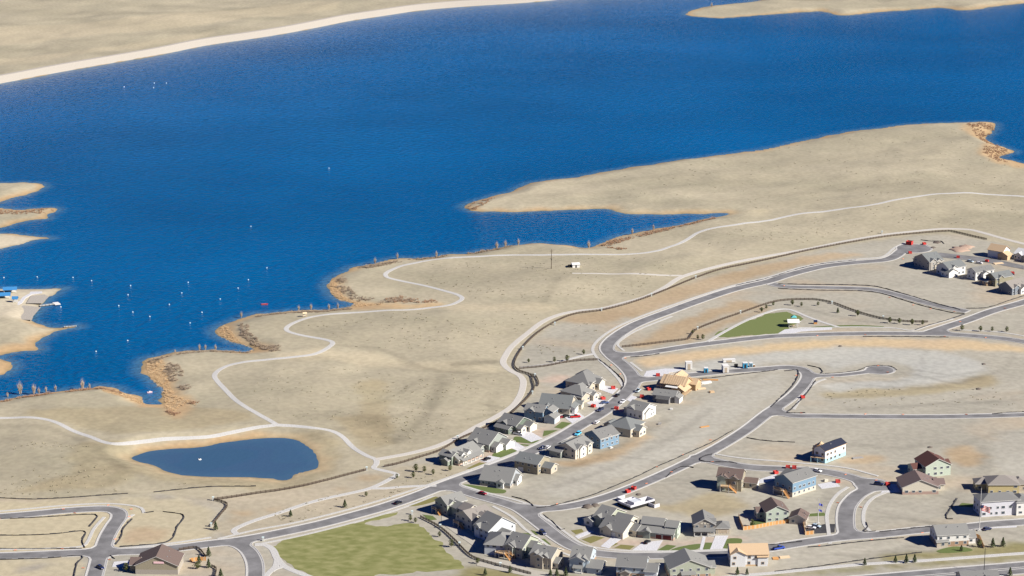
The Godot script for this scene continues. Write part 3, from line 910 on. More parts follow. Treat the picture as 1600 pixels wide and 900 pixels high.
func build_roads() -> void:
	for r in roads:
		join_road(anticlockwise(band(smooth(flat_line(r[1]), 4.0), r[0] * 0.8)))
	for b in bulbs:
		var c := spot(b[0], b[1])
		join_road(anticlockwise(circle(Vector2(c.x, c.z), b[2] * 0.92)))
	var o2: Array[PackedVector2Array] = []
	for o in asphalt_outer:
		for q in closed_up(o, 4.5):
			if Geometry2D.is_polygon_clockwise(q):
				asphalt_holes.append(q)
			else:
				o2.append(q)
	asphalt_outer = o2
	var h2: Array[PackedVector2Array] = []
	for h in asphalt_holes:
		var hole := anticlockwise(h)
		for a in Geometry2D.offset_polygon(hole, -4.5, Geometry2D.JOIN_ROUND):
			for q in Geometry2D.offset_polygon(a, 4.5, Geometry2D.JOIN_ROUND):
				if q.size() > 6:
					q.reverse()
					h2.append(q)
	asphalt_holes = h2
	# the carriageway, laid in squares so that blocks inside the loops stay open
	var st := tools()
	var cell := 36.0
	for o in asphalt_outer:
		var b := Rect2(o[0], Vector2.ZERO)
		for q in o:
			b = b.expand(q)
		for iz in range(int(b.position.y / cell) - 1, int(b.end.y / cell) + 1):
			for ix in range(int(b.position.x / cell) - 1, int(b.end.x / cell) + 1):
				var sq := PackedVector2Array([Vector2(ix, iz) * cell, Vector2(ix + 1, iz) * cell, Vector2(ix + 1, iz + 1) * cell, Vector2(ix, iz + 1) * cell])
				var pieces: Array[PackedVector2Array] = []
				for q in Geometry2D.intersect_polygons(sq, o):
					pieces.append(q)
				if pieces.is_empty():
					continue
				for h in asphalt_holes:
					var hole := h.duplicate()
					hole.reverse()
					var next: Array[PackedVector2Array] = []
					for q in pieces:
						for ring in Geometry2D.clip_polygons(q, hole):
							next.append(ring)
					pieces = next
				for q in pieces:
					sheet(st, q, 0.03)
	setting("road", mesh_of(st), M.asphalt, "grey asphalt streets winding through the housing estate", "road")
	# kerb and gutter all round its edge
	var kerb := tools()
	for ring in asphalt_outer + asphalt_holes:
		var n := ring.size()
		var outs := PackedVector2Array()
		for i in n:
			var d := (ring[(i + 1) % n] - ring[(i - 1 + n) % n]).normalized()
			outs.append(Vector2(d.y, -d.x))
		for i in n:
			var a := ring[i]
			var b := ring[(i + 1) % n]
			var na := outs[i]
			var nb := outs[(i + 1) % n]
			var prof := [[-0.7, 0.034], [0.0, 0.05], [0.04, 0.16], [0.45, 0.165], [0.47, -0.1]]
			for k in prof.size() - 1:
				var p0: Vector2 = a + na * prof[k][0]
				var p1: Vector2 = b + nb * prof[k][0]
				var p2: Vector2 = b + nb * prof[k + 1][0]
				var p3: Vector2 = a + na * prof[k + 1][0]
				quad(kerb, Vector3(p0.x, prof[k][1], p0.y), Vector3(p1.x, prof[k][1], p1.y), Vector3(p2.x, prof[k + 1][1], p2.y), Vector3(p3.x, prof[k + 1][1], p3.y))
	setting("kerb", mesh_of(kerb), M.kerb, "pale concrete kerb and gutter along the estate streets", "kerb")
	# centre lines of the arterial road
	var line := smooth(flat_line(roads[12][1]), 5.0)
	var paint := tools()
	for off in [-0.9, 0.9]:
		var l := band(shifted(line, off), 0.35)
		sheet(paint, l, 0.036)
	setting("road_marking", mesh_of(paint), M.paint_line, "pale double centre line of the wide road at the lower right corner", "road marking")
	var k := 0
	st = tools()
	for r in pavements:
		for q in off_road(anticlockwise(band(smooth(flat_line(r[1]), 4.0), r[0]))):
			sheet(st, q, 0.1 + 0.004 * k, 0.2)
		k += 1
	setting("pavement", mesh_of(st), M.concrete, "narrow pale concrete pavement set back from the streets", "pavement")
	k = 0
	var names := ["pale curving concrete trail from the left edge to the fork above the pond", "pale concrete trail snaking in wide bends along the lake shore", "concrete trail from the fork past the pond down to the main street", "pale gravel trail along the long dark fence", "faint straight track across the prairie by the white site hut", "short straight path joining the trail to the main street", "white path beside the wide road at the lower right", "white concrete path curving round the corner of the green field", "small branch of the white path by the green field corner", "short cross piece of the white path triangle", "narrow walk from the fence to the street bend", "pale walk round the small green park"]
	for r in trails:
		st = tools()
		draped(st, smooth(land_line(r[1]), 2.5), r[0], 0.07 + 0.005 * k)
		setting("trail", mesh_of(st), M.gravel if k == 3 or k == 4 else M.trail, names[k], "trail")
		k += 1


# [kind, outline]
var drives := [
	[789, 695, 803, 689, 827, 703, 813, 707], [804, 677, 824, 672, 848, 685, 830, 691], [876, 648, 905, 645, 921, 657, 896, 663], [916, 630, 932, 622, 955, 629, 940, 640], [932, 607, 940, 601, 966, 607, 957, 616],
	[750, 720, 764, 712, 786, 716, 770, 725], [938, 854, 956, 839, 971, 842, 951, 857], [985, 862, 1004, 848, 1036, 844, 1025, 862], [1108, 862, 1118, 837, 1138, 837, 1127, 862], [1093, 859, 1098, 838, 1103, 838, 1098, 859],
	[898, 838, 920, 829, 928, 831, 903, 842], [1277, 757, 1304, 752, 1313, 760, 1284, 764], [1376, 770, 1388, 757, 1410, 757, 1409, 769], [1174, 757, 1190, 748, 1212, 741, 1218, 746, 1196, 754], [1003, 592, 1010, 580, 1040, 576, 1070, 577, 1045, 583, 1020, 592],
	[1540, 826, 1545, 820, 1590, 818, 1588, 824], [974, 622, 982, 616, 996, 621, 985, 628], [1216, 521, 1226, 515, 1250, 512, 1300, 511, 1300, 515, 1252, 518, 1225, 524],
	[1450, 397, 1470, 395, 1550, 404, 1600, 415, 1600, 421, 1540, 410, 1470, 402], [205, 885, 175, 886, 178, 878, 205, 876],
	[690, 805, 705, 813, 745, 845, 742, 855, 720, 840, 690, 818], [745, 872, 790, 876, 830, 890, 870, 897, 868, 903, 820, 900, 745, 884],
]
var lawns := [
	[802, 687, 806, 682, 838, 687, 843, 690, 832, 693, 802, 690], [806, 693, 828, 695, 825, 697, 808, 695], [769, 711, 775, 706, 790, 701, 808, 704, 795, 711, 783, 715, 772, 714], [781, 719, 815, 705.5, 817, 707, 783, 721],
	[729, 732, 749, 722.5, 760, 724, 742, 735], [756, 729.5, 769, 724, 770, 726, 758, 731.5], [866, 668, 878, 659, 893, 661, 878, 670], [850, 673, 872, 672, 855, 680, 848, 682], [862, 684, 902, 662, 905, 663, 865, 686],
	[714, 761, 726, 757, 745, 759, 790, 766, 786, 771, 750, 768], [660, 804, 676, 806, 683, 812, 670, 813], [892, 829, 909, 826.5, 912, 831, 900, 835], [880, 831, 886, 831, 893, 837, 889, 838], [909, 843, 927, 837, 945, 840, 923, 849],
	[893, 841, 899, 841, 919, 851, 915, 852.5], [942, 854, 960, 847, 966, 850, 952, 855.5], [960, 856, 970, 851, 992, 853, 984, 859], [1025, 861, 1042, 851, 1057, 853, 1043, 861], [1047, 861, 1060, 855, 1094, 850, 1090, 858, 1068, 861],
	[1098, 859, 1102, 848, 1114, 848, 1109, 859], [1129, 856, 1137, 842, 1158, 842, 1157, 850, 1140, 857], [815, 833, 827, 833, 833, 839, 825, 839], [829, 828, 836, 830, 841, 836, 837, 836], [845, 842, 851, 842, 861, 851, 855, 851],
	[1497, 791, 1503, 786, 1528, 788, 1528, 793], [1262, 803, 1288, 801, 1290, 806, 1262, 807], [1463, 861, 1490, 854, 1512, 856, 1520, 860, 1500, 863, 1470, 864], [638, 791, 652, 783, 680, 776, 686, 780, 660, 789], [1268, 511, 1330, 508, 1380, 510, 1380, 512, 1330, 511, 1270, 514],
	[1172, 819, 1180, 813, 1195, 815, 1195, 822, 1178, 825],
]


func uneven(p: PackedVector2Array) -> PackedVector2Array:
	var out := smooth(p, 2.0, true)
	var n := FastNoiseLite.new()
	n.frequency = 0.08
	n.fractal_octaves = 3
	for i in out.size():
		out[i] += Vector2(n.get_noise_2d(out[i].x, out[i].y), n.get_noise_2d(out[i].y, out[i].x + 90.0)) * 3.0
	return out


func level_sheet(st: SurfaceTool, p: PackedVector2Array, lift: float) -> void:
	sheet(st, p, lift, 0.12)


func build_plots() -> void:
	var k := 0
	var drive_of := ["the second grey-roofed house of the west row", "the third house of the west row", "the blue house of the west row", "the wide low grey roof", "the far hipped house", "the cream house with two dormers", "the dark-fronted house", "the house with arched garages", "the brown gabled house with skylights", "the porch of the brown gabled house", "the back house of the cul-de-sac", "the blue walk-out house", "the brick-based brown-roofed house", "the house with the brown roof and small garage", "the framed orange house", "the white house at the right edge", "the white house on the east side", "the park shelter", "the far cluster of houses", "the sales house", "the back yards beside the green field", "the back yards along the bottom edge"]
	for d in drives:
		for q in off_road(anticlockwise(flat_line(d))):
			var st := tools()
			level_sheet(st, q, 0.085 + 0.0017 * k)
			setting("driveway", mesh_of(st), M.yard if k >= 20 else (M.asphalt if k == 18 else M.drive), ("pale concrete apron of " if k != 18 else "grey street serving ") + drive_of[k] if k < 20 else "pale gravel of " + drive_of[k], "driveway")
		k += 1
	k = 0
	for l in lawns:
		var p := smooth(flat_line(l), 2.0, true) if l.size() > 8 else flat_line(l)
		for q in off_road(anticlockwise(p)):
			var st := tools()
			level_sheet(st, q, 0.052 + 0.001 * k)
			var o := setting("lawn", mesh_of(st), M.lawn if k != 4 and k != 27 and (k < 11 or k > 16) else M.lawn_dry, "small clipped lawn in a front yard of the estate", "lawn")
			o.set_meta("group", "small front lawns of the estate")
		k += 1
	var st2 := tools()
	level_sheet(st2, uneven(flat_line([1117, 527, 1140, 513, 1170, 501, 1212, 488, 1232, 487.5, 1252, 495, 1254, 502, 1234, 508, 1222, 520, 1180, 523])), 0.045)
	setting("lawn", mesh_of(st2), M.park_lawn, "small green park lawn beside the white shelter", "lawn")
	st2 = tools()
	level_sheet(st2, uneven(flat_line([424, 857, 447, 842.5, 500, 830.5, 560, 815, 605, 803, 620, 800, 608, 807, 585, 812, 572, 819, 585, 824, 612, 822, 640, 818, 655, 821, 668, 832, 690, 851, 722, 884, 715, 890, 660, 893, 600, 898, 560, 904, 490, 905, 472, 893, 445, 880, 436, 868])), 0.045)
	setting("grass_field", mesh_of(st2), M.field, "large mown grass field, patchy green and yellow, at the bottom edge", "grass field")
	st2 = tools()
	level_sheet(st2, flat_line([1258, 826, 1290, 818.5, 1305, 819, 1304, 832, 1262, 834.5]), 0.05)
	setting("parking_pad", mesh_of(st2), M.asphalt_dark, "small dark asphalt parking pad beside the sales garage with the flagpole", "parking pad")


# ------------------------------------------------------------------ houses
class Wing:
	var x0: float
	var x1: float
	var z0: float
	var z1: float
	var eave: float
	var ridge: String
	var pitch := 0.5
	var low := -0.3
	var wall: Material
	var roof: Material


func wing(x0: float, x1: float, z0: float, z1: float, eave: float, ridge: String, wall: String, roof: String, pitch := 0.5, low := -0.3) -> Wing:
	var w := Wing.new()
	w.x0 = x0
	w.x1 = x1
	w.z0 = z0
	w.z1 = z1
	w.eave = eave
	w.ridge = ridge
	w.pitch = pitch
	w.low = low
	w.wall = M[wall]
	w.roof = M[roof]
	return w


func along(w: Wing, u: float, y: float, v: float) -> Vector3:
	return Vector3(u, y, v) if w.ridge != "z" else Vector3(v, y, u)


func build_wing(o: Node3D, w: Wing, trim: Material) -> void:
	var swap := w.ridge == "z"
	var u0 := w.z0 if swap else w.x0
	var u1 := w.z1 if swap else w.x1
	var v0 := w.x0 if swap else w.z0
	var v1 := w.x1 if swap else w.z1
	var vm := (v0 + v1) / 2.0
	var rise := (v1 - v0) / 2.0 * w.pitch
	var top := w.eave + rise
	var st := tools()
	for v in [v0, v1]:
		quad(st, along(w, u0, w.low, v), along(w, u1, w.low, v), along(w, u1, w.eave, v), along(w, u0, w.eave, v))
	for u in [u0, u1]:
		quad(st, along(w, u, w.low, v0), along(w, u, w.low, v1), along(w, u, w.eave, v1), along(w, u, w.eave, v0))
		if w.ridge == "x" or w.ridge == "z":
			tri(st, along(w, u, w.eave, v0), along(w, u, w.eave, v1), along(w, u, top - 0.05, vm))
	part("wall", mesh_of(st), w.wall, o)
	var r := tools()
	var f := tools()
	var t := 0.22
	var ov := 0.5
	if w.ridge == "flat":
		box(r, Vector3(w.x0, w.eave, w.z0), Vector3(w.x1, w.eave + 0.3, w.z1))
	elif w.ridge == "hip":
		var hx := w.x1 - w.x0
		var hz := w.z1 - w.z0
		var run := minf(hx, hz) / 2.0
		var y0 := w.eave - ov * w.pitch + t
		var y1 := w.eave + run * w.pitch + t
		var c := [Vector3(w.x0 - ov, y0, w.z0 - ov), Vector3(w.x1 + ov, y0, w.z0 - ov), Vector3(w.x1 + ov, y0, w.z1 + ov), Vector3(w.x0 - ov, y0, w.z1 + ov)]
		var a: Vector3
		var b: Vector3
		if hx >= hz:
			a = Vector3(w.x0 + run, y1, (w.z0 + w.z1) / 2)
			b = Vector3(w.x1 - run, y1, (w.z0 + w.z1) / 2)
			quad(r, c[3], a, b, c[2])
			quad(r, c[1], b, a, c[0])
			tri(r, c[0], a, c[3])
			tri(r, c[2], b, c[1])
		else:
			a = Vector3((w.x0 + w.x1) / 2, y1, w.z0 + run)
			b = Vector3((w.x0 + w.x1) / 2, y1, w.z1 - run)
			quad(r, c[0], a, b, c[3])
			quad(r, c[2], b, a, c[1])
			tri(r, c[1], a, c[0])
			tri(r, c[3], b, c[2])
		var down := Vector3(0, t, 0)
		for k in 4:
			quad(f, c[k] - down, c[k], c[(k + 1) % 4], c[(k + 1) % 4] - down)
		quad(f, c[0] - down, c[1] - down, c[2] - down, c[3] - down)
	else:
		for sgn in [-1.0, 1.0]:
			var ve: float = (v0 - ov) if sgn < 0 else (v1 + ov)
			var ye := w.eave - ov * w.pitch
			var a := along(w, u0 - ov, ye + t, ve)
			var b := along(w, u1 + ov, ye + t, ve)
			var c := along(w, u1 + ov, top + t, vm)
			var d := along(w, u0 - ov, top + t, vm)
			if (sgn > 0) == (not swap):
				quad(r, a, d, c, b)
			else:
				quad(r, a, b, c, d)
			var down := Vector3(0, t, 0)
			quad(f, a - down, b - down, c - down, d - down)
			quad(f, a, b, b - down, a - down)
			quad(f, b, c, c - down, b - down)
			quad(f, d, a, a - down, d - down)
	var roof := part("roof", mesh_of(r), w.roof, o)
	if w.ridge != "flat":
		part("fascia", mesh_of(f), trim, roof)


func opening(o: Node3D, called: String, at: Vector3, wide: float, high: float, out_axis: Vector3, frame: Material, pane: Material) -> void:
	var turn := Basis.IDENTITY if absf(out_axis.z) > 0.5 else Basis(Vector3.UP, PI / 2)
	var fr := part(called, unit_box, frame, o, Transform3D(turn * Basis.from_scale(Vector3(wide, high, 0.16)), at))
	part("pane" if called == "window" else "panel", unit_box, pane, fr, Transform3D(Basis.from_scale(Vector3(1.0 - 0.26 / wide, 1.0 - 0.26 / high, 1.25)), Vector3.ZERO))


func openings(o: Node3D, wings: Array, trim: Material, closed: Array, dark: Material) -> void:
	for w: Wing in wings:
		if w.eave - w.low < 1.6 or w.ridge == "flat":
			continue
		for s in 4:
			var along_x := s < 2
			var a0 := w.x0 if along_x else w.z0
			var a1 := w.x1 if along_x else w.z1
			var fixed: float = [w.z1, w.z0, w.x1, w.x0][s]
			var out_axis: Vector3 = [Vector3.BACK, Vector3.FORWARD, Vector3.RIGHT, Vector3.LEFT][s]
			var base := maxf(w.low, 0.0)
			var storeys := maxi(1, int((w.eave - base + 0.4) / 2.7))
			for level in storeys:
				var y := base + level * 2.75 + (1.55 if w.eave - base > 2.2 else (w.eave - base) * 0.55)
				var n := maxi(1, int((a1 - a0) / 3.1))
				for k in n:
					var u := a0 + (a1 - a0) * (k + 0.5) / n + rng.randf_range(-0.3, 0.3)
					var p := Vector3(u, y, fixed) if along_x else Vector3(fixed, y, u)
					var skip := rng.randf() < 0.18
					for other: Wing in wings:
						if other != w:
							var q := p + out_axis * 0.4
							if q.x > other.x0 and q.x < other.x1 and q.z > other.z0 and q.z < other.z1 and y < other.eave + 1.4 and y > other.low:
								skip = true
					for c in closed:
						if c[0] == s and absf(p.x - c[1].x) + absf(p.z - c[1].z) < c[2] / 2.0 + 1.0 and y < 2.6:
							skip = true
					if not skip:
						var wide := rng.randf_range(1.1, 1.9)
						opening(o, "window", p, wide, rng.randf_range(1.2, 1.5) if w.eave - base > 2.2 else 0.8, out_axis, trim, dark)


# at: front left and front right foot of the main block on the survey; deep: its depth away from there
func house(called: String, label: String, at: Array, deep: float, eave: float, ridge: String, wall: String, roof: String, extra := [], options := {}) -> Node3D:
	var a := spot(at[0], at[1])
	var b := spot(at[2], at[3])
	var o := thing(called, label, "house", facing(a, b, a))
	var trim: Material = M[options.get("trim", "trim")]
	var wings := []
	var l := a.distance_to(b)
	wings.append(wing(0, l, -deep, 0, eave, ridge, wall, roof, options.get("pitch", 0.5)))
	for e in extra:
		wings.append(wing(e[0], e[1], e[2], e[3], e[4], e[5], e[6] if e.size() > 6 else wall, e[7] if e.size() > 7 else roof, e[8] if e.size() > 8 else 0.5, e[9] if e.size() > 9 else -0.3))
	if not options.get("blind", false) and not options.get("plain", false) and deep > 9.0:
		# a cross gable on the visible slope, and often a second one
		for k in rng.randi_range(1, 2):
			var half := rng.randf_range(1.5, 2.3)
			if ridge == "x":
				var u := l * (0.28 if k == 0 else 0.72) + rng.randf_range(-0.8, 0.8)
				wings.append(wing(u - half, u + half, -deep * 0.42, rng.randf_range(0.2, 0.7), eave + rng.randf_range(0.0, 0.5), "z", wall, roof, 0.6, 0.0))
			elif ridge == "z":
				var v := -deep * (0.3 if k == 0 else 0.74) + rng.randf_range(-0.8, 0.8)
				wings.append(wing(l * 0.6, l + rng.randf_range(0.2, 0.7), v - half, v + half, eave + rng.randf_range(0.0, 0.5), "x", wall, roof, 0.6, 0.0))
	for w in wings:
		build_wing(o, w, trim)
	var closed := []
	for g in options.get("garage", []):
		var out_axis: Vector3 = [Vector3.BACK, Vector3.FORWARD, Vector3.RIGHT, Vector3.LEFT][g[0]]
		var p := Vector3(g[1], 1.2, g[2])
		opening(o, "garage_door", p, g[3], 2.4, out_axis, trim, M[options.get("door", "door_white")])
		closed.append([g[0], p, g[3]])
	if options.get("stone", ""):
		var w: Wing = wings[0]
		var st := tools()
		box(st, Vector3(w.x0 - 0.05, -0.3, w.z0 - 0.05), Vector3(w.x1 + 0.05, options.get("stone_high", 1.0), w.z1 + 0.05))
		part("stone_base", mesh_of(st), M[options.stone], o)
	if not options.get("blind", false):
		openings(o, wings, trim, closed, M.glass)
	for k in options.get("vents", 3):
		# small roof vents and stacks on the rear-facing slope
		var w: Wing = wings[0]
		var run := (w.z1 - w.z0) / 2.0 if w.ridge == "x" else (w.x1 - w.x0) / 2.0
		if w.ridge == "x" or w.ridge == "z":
			var s := rng.randf_range(0.25, 0.7)
			var y := w.eave + run * (1.0 - s) * w.pitch
			var u := rng.randf_range(0.2, 0.8)
			var p := Vector3(lerpf(w.x0, w.x1, u), y, (w.z0 + w.z1) / 2 + s * run) if w.ridge == "x" else Vector3((w.x0 + w.x1) / 2 + s * run, y, lerpf(w.z0, w.z1, u))
			var st := tools()
			if k % 2:
				bar(st, p, p + Vector3.UP * 0.75, 0.09, 0.09)
			else:
				box(st, p - Vector3(0.22, 0.1, 0.22), p + Vector3(0.22, 0.5, 0.22))
			part("roof_vent", mesh_of(st), M.vent, o)
	if options.has("deck"):
		var d: Array = options.deck
		deck(o, d[0], d[1], d[2], d[3], d[4])
	if options.has("porch"):
		var p: Array = options.porch
		porch(o, p[0], p[1], p[2], p[3], p[4], M[roof] if p.size() < 6 else M[p[5]], trim)
	return o


func deck(o: Node3D, x0: float, x1: float, z0: float, z1: float, y: float) -> void:
	var st := tools()
	var n := int((x1 - x0) / 0.5)
	for k in n:
		box(st, Vector3(x0 + k * 0.5, y - 0.1, z0), Vector3(x0 + k * 0.5 + 0.46, y, z1))
	box(st, Vector3(x0, y - 0.4, z0), Vector3(x1, y - 0.12, z1))
	var d := part("deck", mesh_of(st), M.lumber, o)
	for x in [x0 + 0.15, x1 - 0.15]:
		st = tools()
		box(st, Vector3(x - 0.14, -0.2, z1 - 0.3), Vector3(x + 0.14, y + 1.0, z1 - 0.02))
		part("post", mesh_of(st), M.trim, d)
	st = tools()
	for x in range(int((x1 - x0) / 0.5) + 1):
		box(st, Vector3(x0 + x * 0.5 - 0.04, y, z1 - 0.1), Vector3(x0 + x * 0.5 + 0.04, y + 0.9, z1 - 0.03))
	box(st, Vector3(x0, y + 0.9, z1 - 0.13), Vector3(x1, y + 1.0, z1))
	part("railing", mesh_of(st), M.lumber, d)
	st = tools()
	var steps := maxi(3, int(y / 0.25))
	for k in steps:
		var yy := y * (1.0 - float(k + 1) / (steps + 1))
		box(st, Vector3(x1 + k * 0.3, yy - 0.1, z1 - 1.3), Vector3(x1 + k * 0.3 + 0.32, yy, z1 - 0.1))
	for z in [z1 - 1.3, z1 - 0.1]:
		bar(st, Vector3(x1, y, z), Vector3(x1 + steps * 0.3, 0, z), 0.13, 0.13, 4)
		bar(st, Vector3(x1, y + 0.9, z), Vector3(x1 + steps * 0.3, 0.9, z), 0.07, 0.07, 4)
	part("stairs", mesh_of(st), M.lumber_orange, o)


func porch(o: Node3D, x0: float, x1: float, z0: float, z1: float, y: float, roof: Material, trim: Material) -> void:
	var st := tools()
	slab(st, PackedVector2Array([Vector2(z0, y + 0.9), Vector2(z1 + 0.4, y), Vector2(z1 + 0.4, y + 0.2), Vector2(z0, y + 1.1)]), x0 - 0.3, x1 + 0.3)
	var r := part("porch_roof", mesh_of(st), roof, o)
	var n := maxi(2, int((x1 - x0) / 3.0) + 1)
	for k in n:
		st = tools()
		var x := lerpf(x0 + 0.15, x1 - 0.15, float(k) / (n - 1))
		box(st, Vector3(x - 0.16, 0, z1 - 0.32), Vector3(x + 0.16, y + 0.05, z1))
		part("post", mesh_of(st), trim, r)
	st = tools()
	box(st, Vector3(x0, -0.2, z0), Vector3(x1, 0.25, z1))
	part("porch_floor", mesh_of(st), M.concrete, o)


func build_houses() -> void:
	# west row of the main street, from the lower end
	house("house", "cream house with two white front dormers and long porch roof, lowest of the west row", [717, 728, 753, 713], 12.5, 3.1, "x", "cream", "roof_grey", [[3, 6, -5, -0.6, 5.0, "z", "white", "roof_grey", 0.6, 2.5], [7.5, 10.5, -5, -0.6, 5.0, "z", "white", "roof_grey", 0.6, 2.5], [-2.0, 4.5, -11, -3, 4.6, "z", "greengrey"], [-4, 0.5, -8, -4, 2.8, "x", "greengrey"]], {"pitch": 0.6, "stone": "stone_pink", "stone_high": 0.8, "porch": [1, 17, 0, 2.0, 2.5]})
	house("house", "large grey-roofed house with bright white street gables, second of the west row", [731, 699, 764, 707], 15.5, 4.2, "x", "greygreen", "roof_grey", [[13, 18.5, -15, -8, 3.0, "x", "white"], [12, 17, -7.5, -1.5, 3.2, "x", "white"], [2, 11, 0, 4, 3.0, "x", "greygreen"]], {"pitch": 0.58, "garage": [[2, 18.5, -11.5, 5.0]], "stone": "stone_pink"})
	house("house", "green-grey house with stepped roofs and a white garage front, third of the west row", [778, 670, 806, 677], 12.5, 4.0, "x", "darkgreen", "roof_grey2", [[10, 16.5, -12, -6, 3.2, "x", "cream"], [11, 15, -5, -0.5, 3.0, "x", "cream"], [-3, 3, -9, -2, 3.0, "z", "darkgreen"], [1, 10, 0, 4, 2.8, "x", "darkgreen"]], {"garage": [[2, 16.5, -9, 4.8]], "stone": "stone_pink"})
	house("house", "sky blue two-storey house under a grey roof, fourth of the west row", [819, 655, 848, 659], 9.5, 5.2, "x", "blue", "roof_grey", [[9.5, 15.5, -9, -2, 5.4, "z", "blue"], [12, 18, -6, 1.5, 3.2, "z", "paleblue"]], {"garage": [[2, 18, -2.5, 4.6]], "trim": "trim"})
	house("house", "wide low house with broad grey roof and white garage wall, fifth of west row", [842, 644, 890, 648], 15.5, 3.4, "x", "tan", "roof_slate", [[15, 19.5, -9, -1, 3.4, "z", "white"], [16.5, 21, -15, -10, 3.0, "x", "cream"]], {"pitch": 0.62, "garage": [[2, 19.5, -5, 5.0]]})
	house("house", "grey house with a tall hipped roof and two short gables, sixth of the west row", [876, 622, 909, 630], 11.5, 4.4, "hip", "tan", "roof_grey", [[8, 15, -7, 1, 3.4, "x", "tan"], [11, 17, -12, -7, 3.2, "x", "cream"], [1, 7, -14, -9, 4.6, "z", "tan"]], {"pitch": 0.55})
	house("house", "grey house with many roof facets, last and highest of the west row", [884, 607, 919, 613], 15.5, 4.6, "hip", "tan", "roof_grey2", [[10, 17, -14, -7, 3.6, "x", "cream"], [8, 15, -6, 1, 3.4, "x", "tan"], [0, 7, -18, -12, 5.0, "z", "tan"]], {"pitch": 0.62, "garage": [[2, 17, -10, 4.8]]})
	# east row
	house("house", "low house with brilliant white right gable by the street corner, lowest of east row", [750, 758, 797, 763.5], 15.5, 3.0, "x", "greyblue", "roof_grey", [[9, 12.5, -3, 1.6, 3.0, "z", "white"], [14.5, 17.5, -12, -5, 3.0, "x", "white"]], {"pitch": 0.62, "stone": "stone_tan", "stone_high": 1.3, "plain": true})
	house("house", "plain olive tan two-storey house with cream right gable, second of the east row", [804, 735, 840, 742], 12.0, 5.4, "x", "olive_tan", "roof_slate", [[12.5, 18.5, -10.5, -4, 3.2, "x", "tan"]], {"garage": [[0, 3.5, 0.0, 3.0]], "pitch": 0.45, "plain": true})
	house("house", "cream house with dark left gables and many right windows, third of east row", [870, 711, 899, 718], 15.0, 5.0, "z", "cream", "roof_grey", [[-2.5, 4.5, -6, 3, 3.2, "x", "greygreen"], [-5, 0.5, -13, -7, 3.0, "z", "greygreen"], [8, 12.5, -8, -3, 5.2, "x", "white"]], {"pitch": 0.45})
	house("house", "bright blue house with dark blue left gable, fourth of the east row", [913, 693, 938, 702], 13.0, 5.6, "z", "blue", "roof_grey2", [[-3.5, 0.5, -12, -5, 3.0, "z", "blue"], [8, 11.6, -9, -4, 5.0, "x", "paleblue"]], {"pitch": 0.5, "plain": true})
	house("house", "tan house with a broad faceted slate roof, fifth of the east row", [950, 677, 985, 684], 14.5, 4.6, "hip", "tan", "roof_slate", [[12, 17, -10, -3, 3.6, "x", "cream"], [-5, 1, -10, -4, 3.2, "z", "tan"]], {"pitch": 0.5})
	house("house", "white house with a shallow grey roof by the parked cars, sixth of the east row", [979, 650, 1004, 656], 12.0, 4.8, "x", "white", "roof_grey", [[7.5, 11.0, -9, -2, 3.4, "x", "white"], [-4, 1, -9, -3, 3.0, "z", "cream"]], {"pitch": 0.45})
	house("house", "half-finished grey house with felt roof and dark wall openings below the framed house", [1020, 626, 1054, 630], 8.5, 3.6, "x", "felt", "roof_grey", [[3, 10, 0, 3, 2.8, "x", "felt", "roof_felt"], [11, 15, -6, 0, 3.0, "z", "white", "roof_grey"]], {"pitch": 0.5, "blind": true})
	framed("timber_house", "bare orange timber house frame with sheathed gables at the street bend")
	# the cul-de-sac below the green field
	house("house", "pale green house with black shaded left gable and timber stairs, first of the left column", [680, 798, 699, 806.5], 11.5, 5.6, "z", "sage", "roof_grey", [[8, 14.5, -9, -2, 4.8, "x", "sage"]], {"pitch": 0.6, "deck": [0.5, 4.0, 0, 2.6, 2.4]})
	house("house", "cream house with a wide taupe roof, second of the left column", [712, 819, 737, 829.5], 13.0, 5.4, "z", "cream", "roof_taupe", [[-5, 1, -14, -6, 5.2, "x", "cream"], [10, 18, -12, -3, 5.0, "x", "cream"]], {"pitch": 0.5, "deck": [1, 5, 0, 2.5, 2.4]})
	house("house", "blue-white house with bright right gable, third of the left column", [741, 837, 763, 847], 16.0, 5.3, "x", "whiteblue", "roof_grey", [[10, 17, -12, -4, 3.2, "x", "whiteblue"]], {"pitch": 0.62})
	house("house", "house with one very broad grey roof and white front strip, fourth of the left column", [757, 866, 800, 869], 15.5, 5.0, "hip", "whiteblue", "roof_grey", [[12, 17, -13, -6, 4.4, "z", "whiteblue"]], {"pitch": 0.42, "deck": [7, 12, 0, 3, 2.6]})
	house("house", "pale green house with three peaked gables, fifth of the left column", [790, 868, 816, 874], 14.0, 5.4, "x", "sage", "roof_grey2", [[0.5, 4.5, -5, 1.5, 5.6, "z", "greygreen"], [6, 12.5, -11, -4, 5.0, "x", "palegreen"]], {"pitch": 0.55, "deck": [-3, 2, 1.5, 4.5, 2.6]})
	house("house", "tan house with dark shaded front and cream right wall, sixth of the left column", [828, 884, 861, 890.5], 11.5, 5.6, "x", "tan", "roof_grey", [[3, 7, -4, 1.2, 5.8, "z", "tan"], [9, 13, -8, -2, 3.0, "x", "cream"]], {"pitch": 0.5})
	house("house", "pale grey house with small front gable and brick lower storey, first of the bottom row", [891, 891, 920, 894], 13.5, 5.8, "x", "paleblue", "roof_grey", [[0, 6.5, -4, 1.5, 5.8, "z", "paleblue"], [8, 14.5, -7, 1.5, 3.0, "x", "paleblue"]], {"pitch": 0.5, "stone": "brick_tan", "stone_high": 2.6, "porch": [2, 6, 1.5, 3.2, 2.4]})
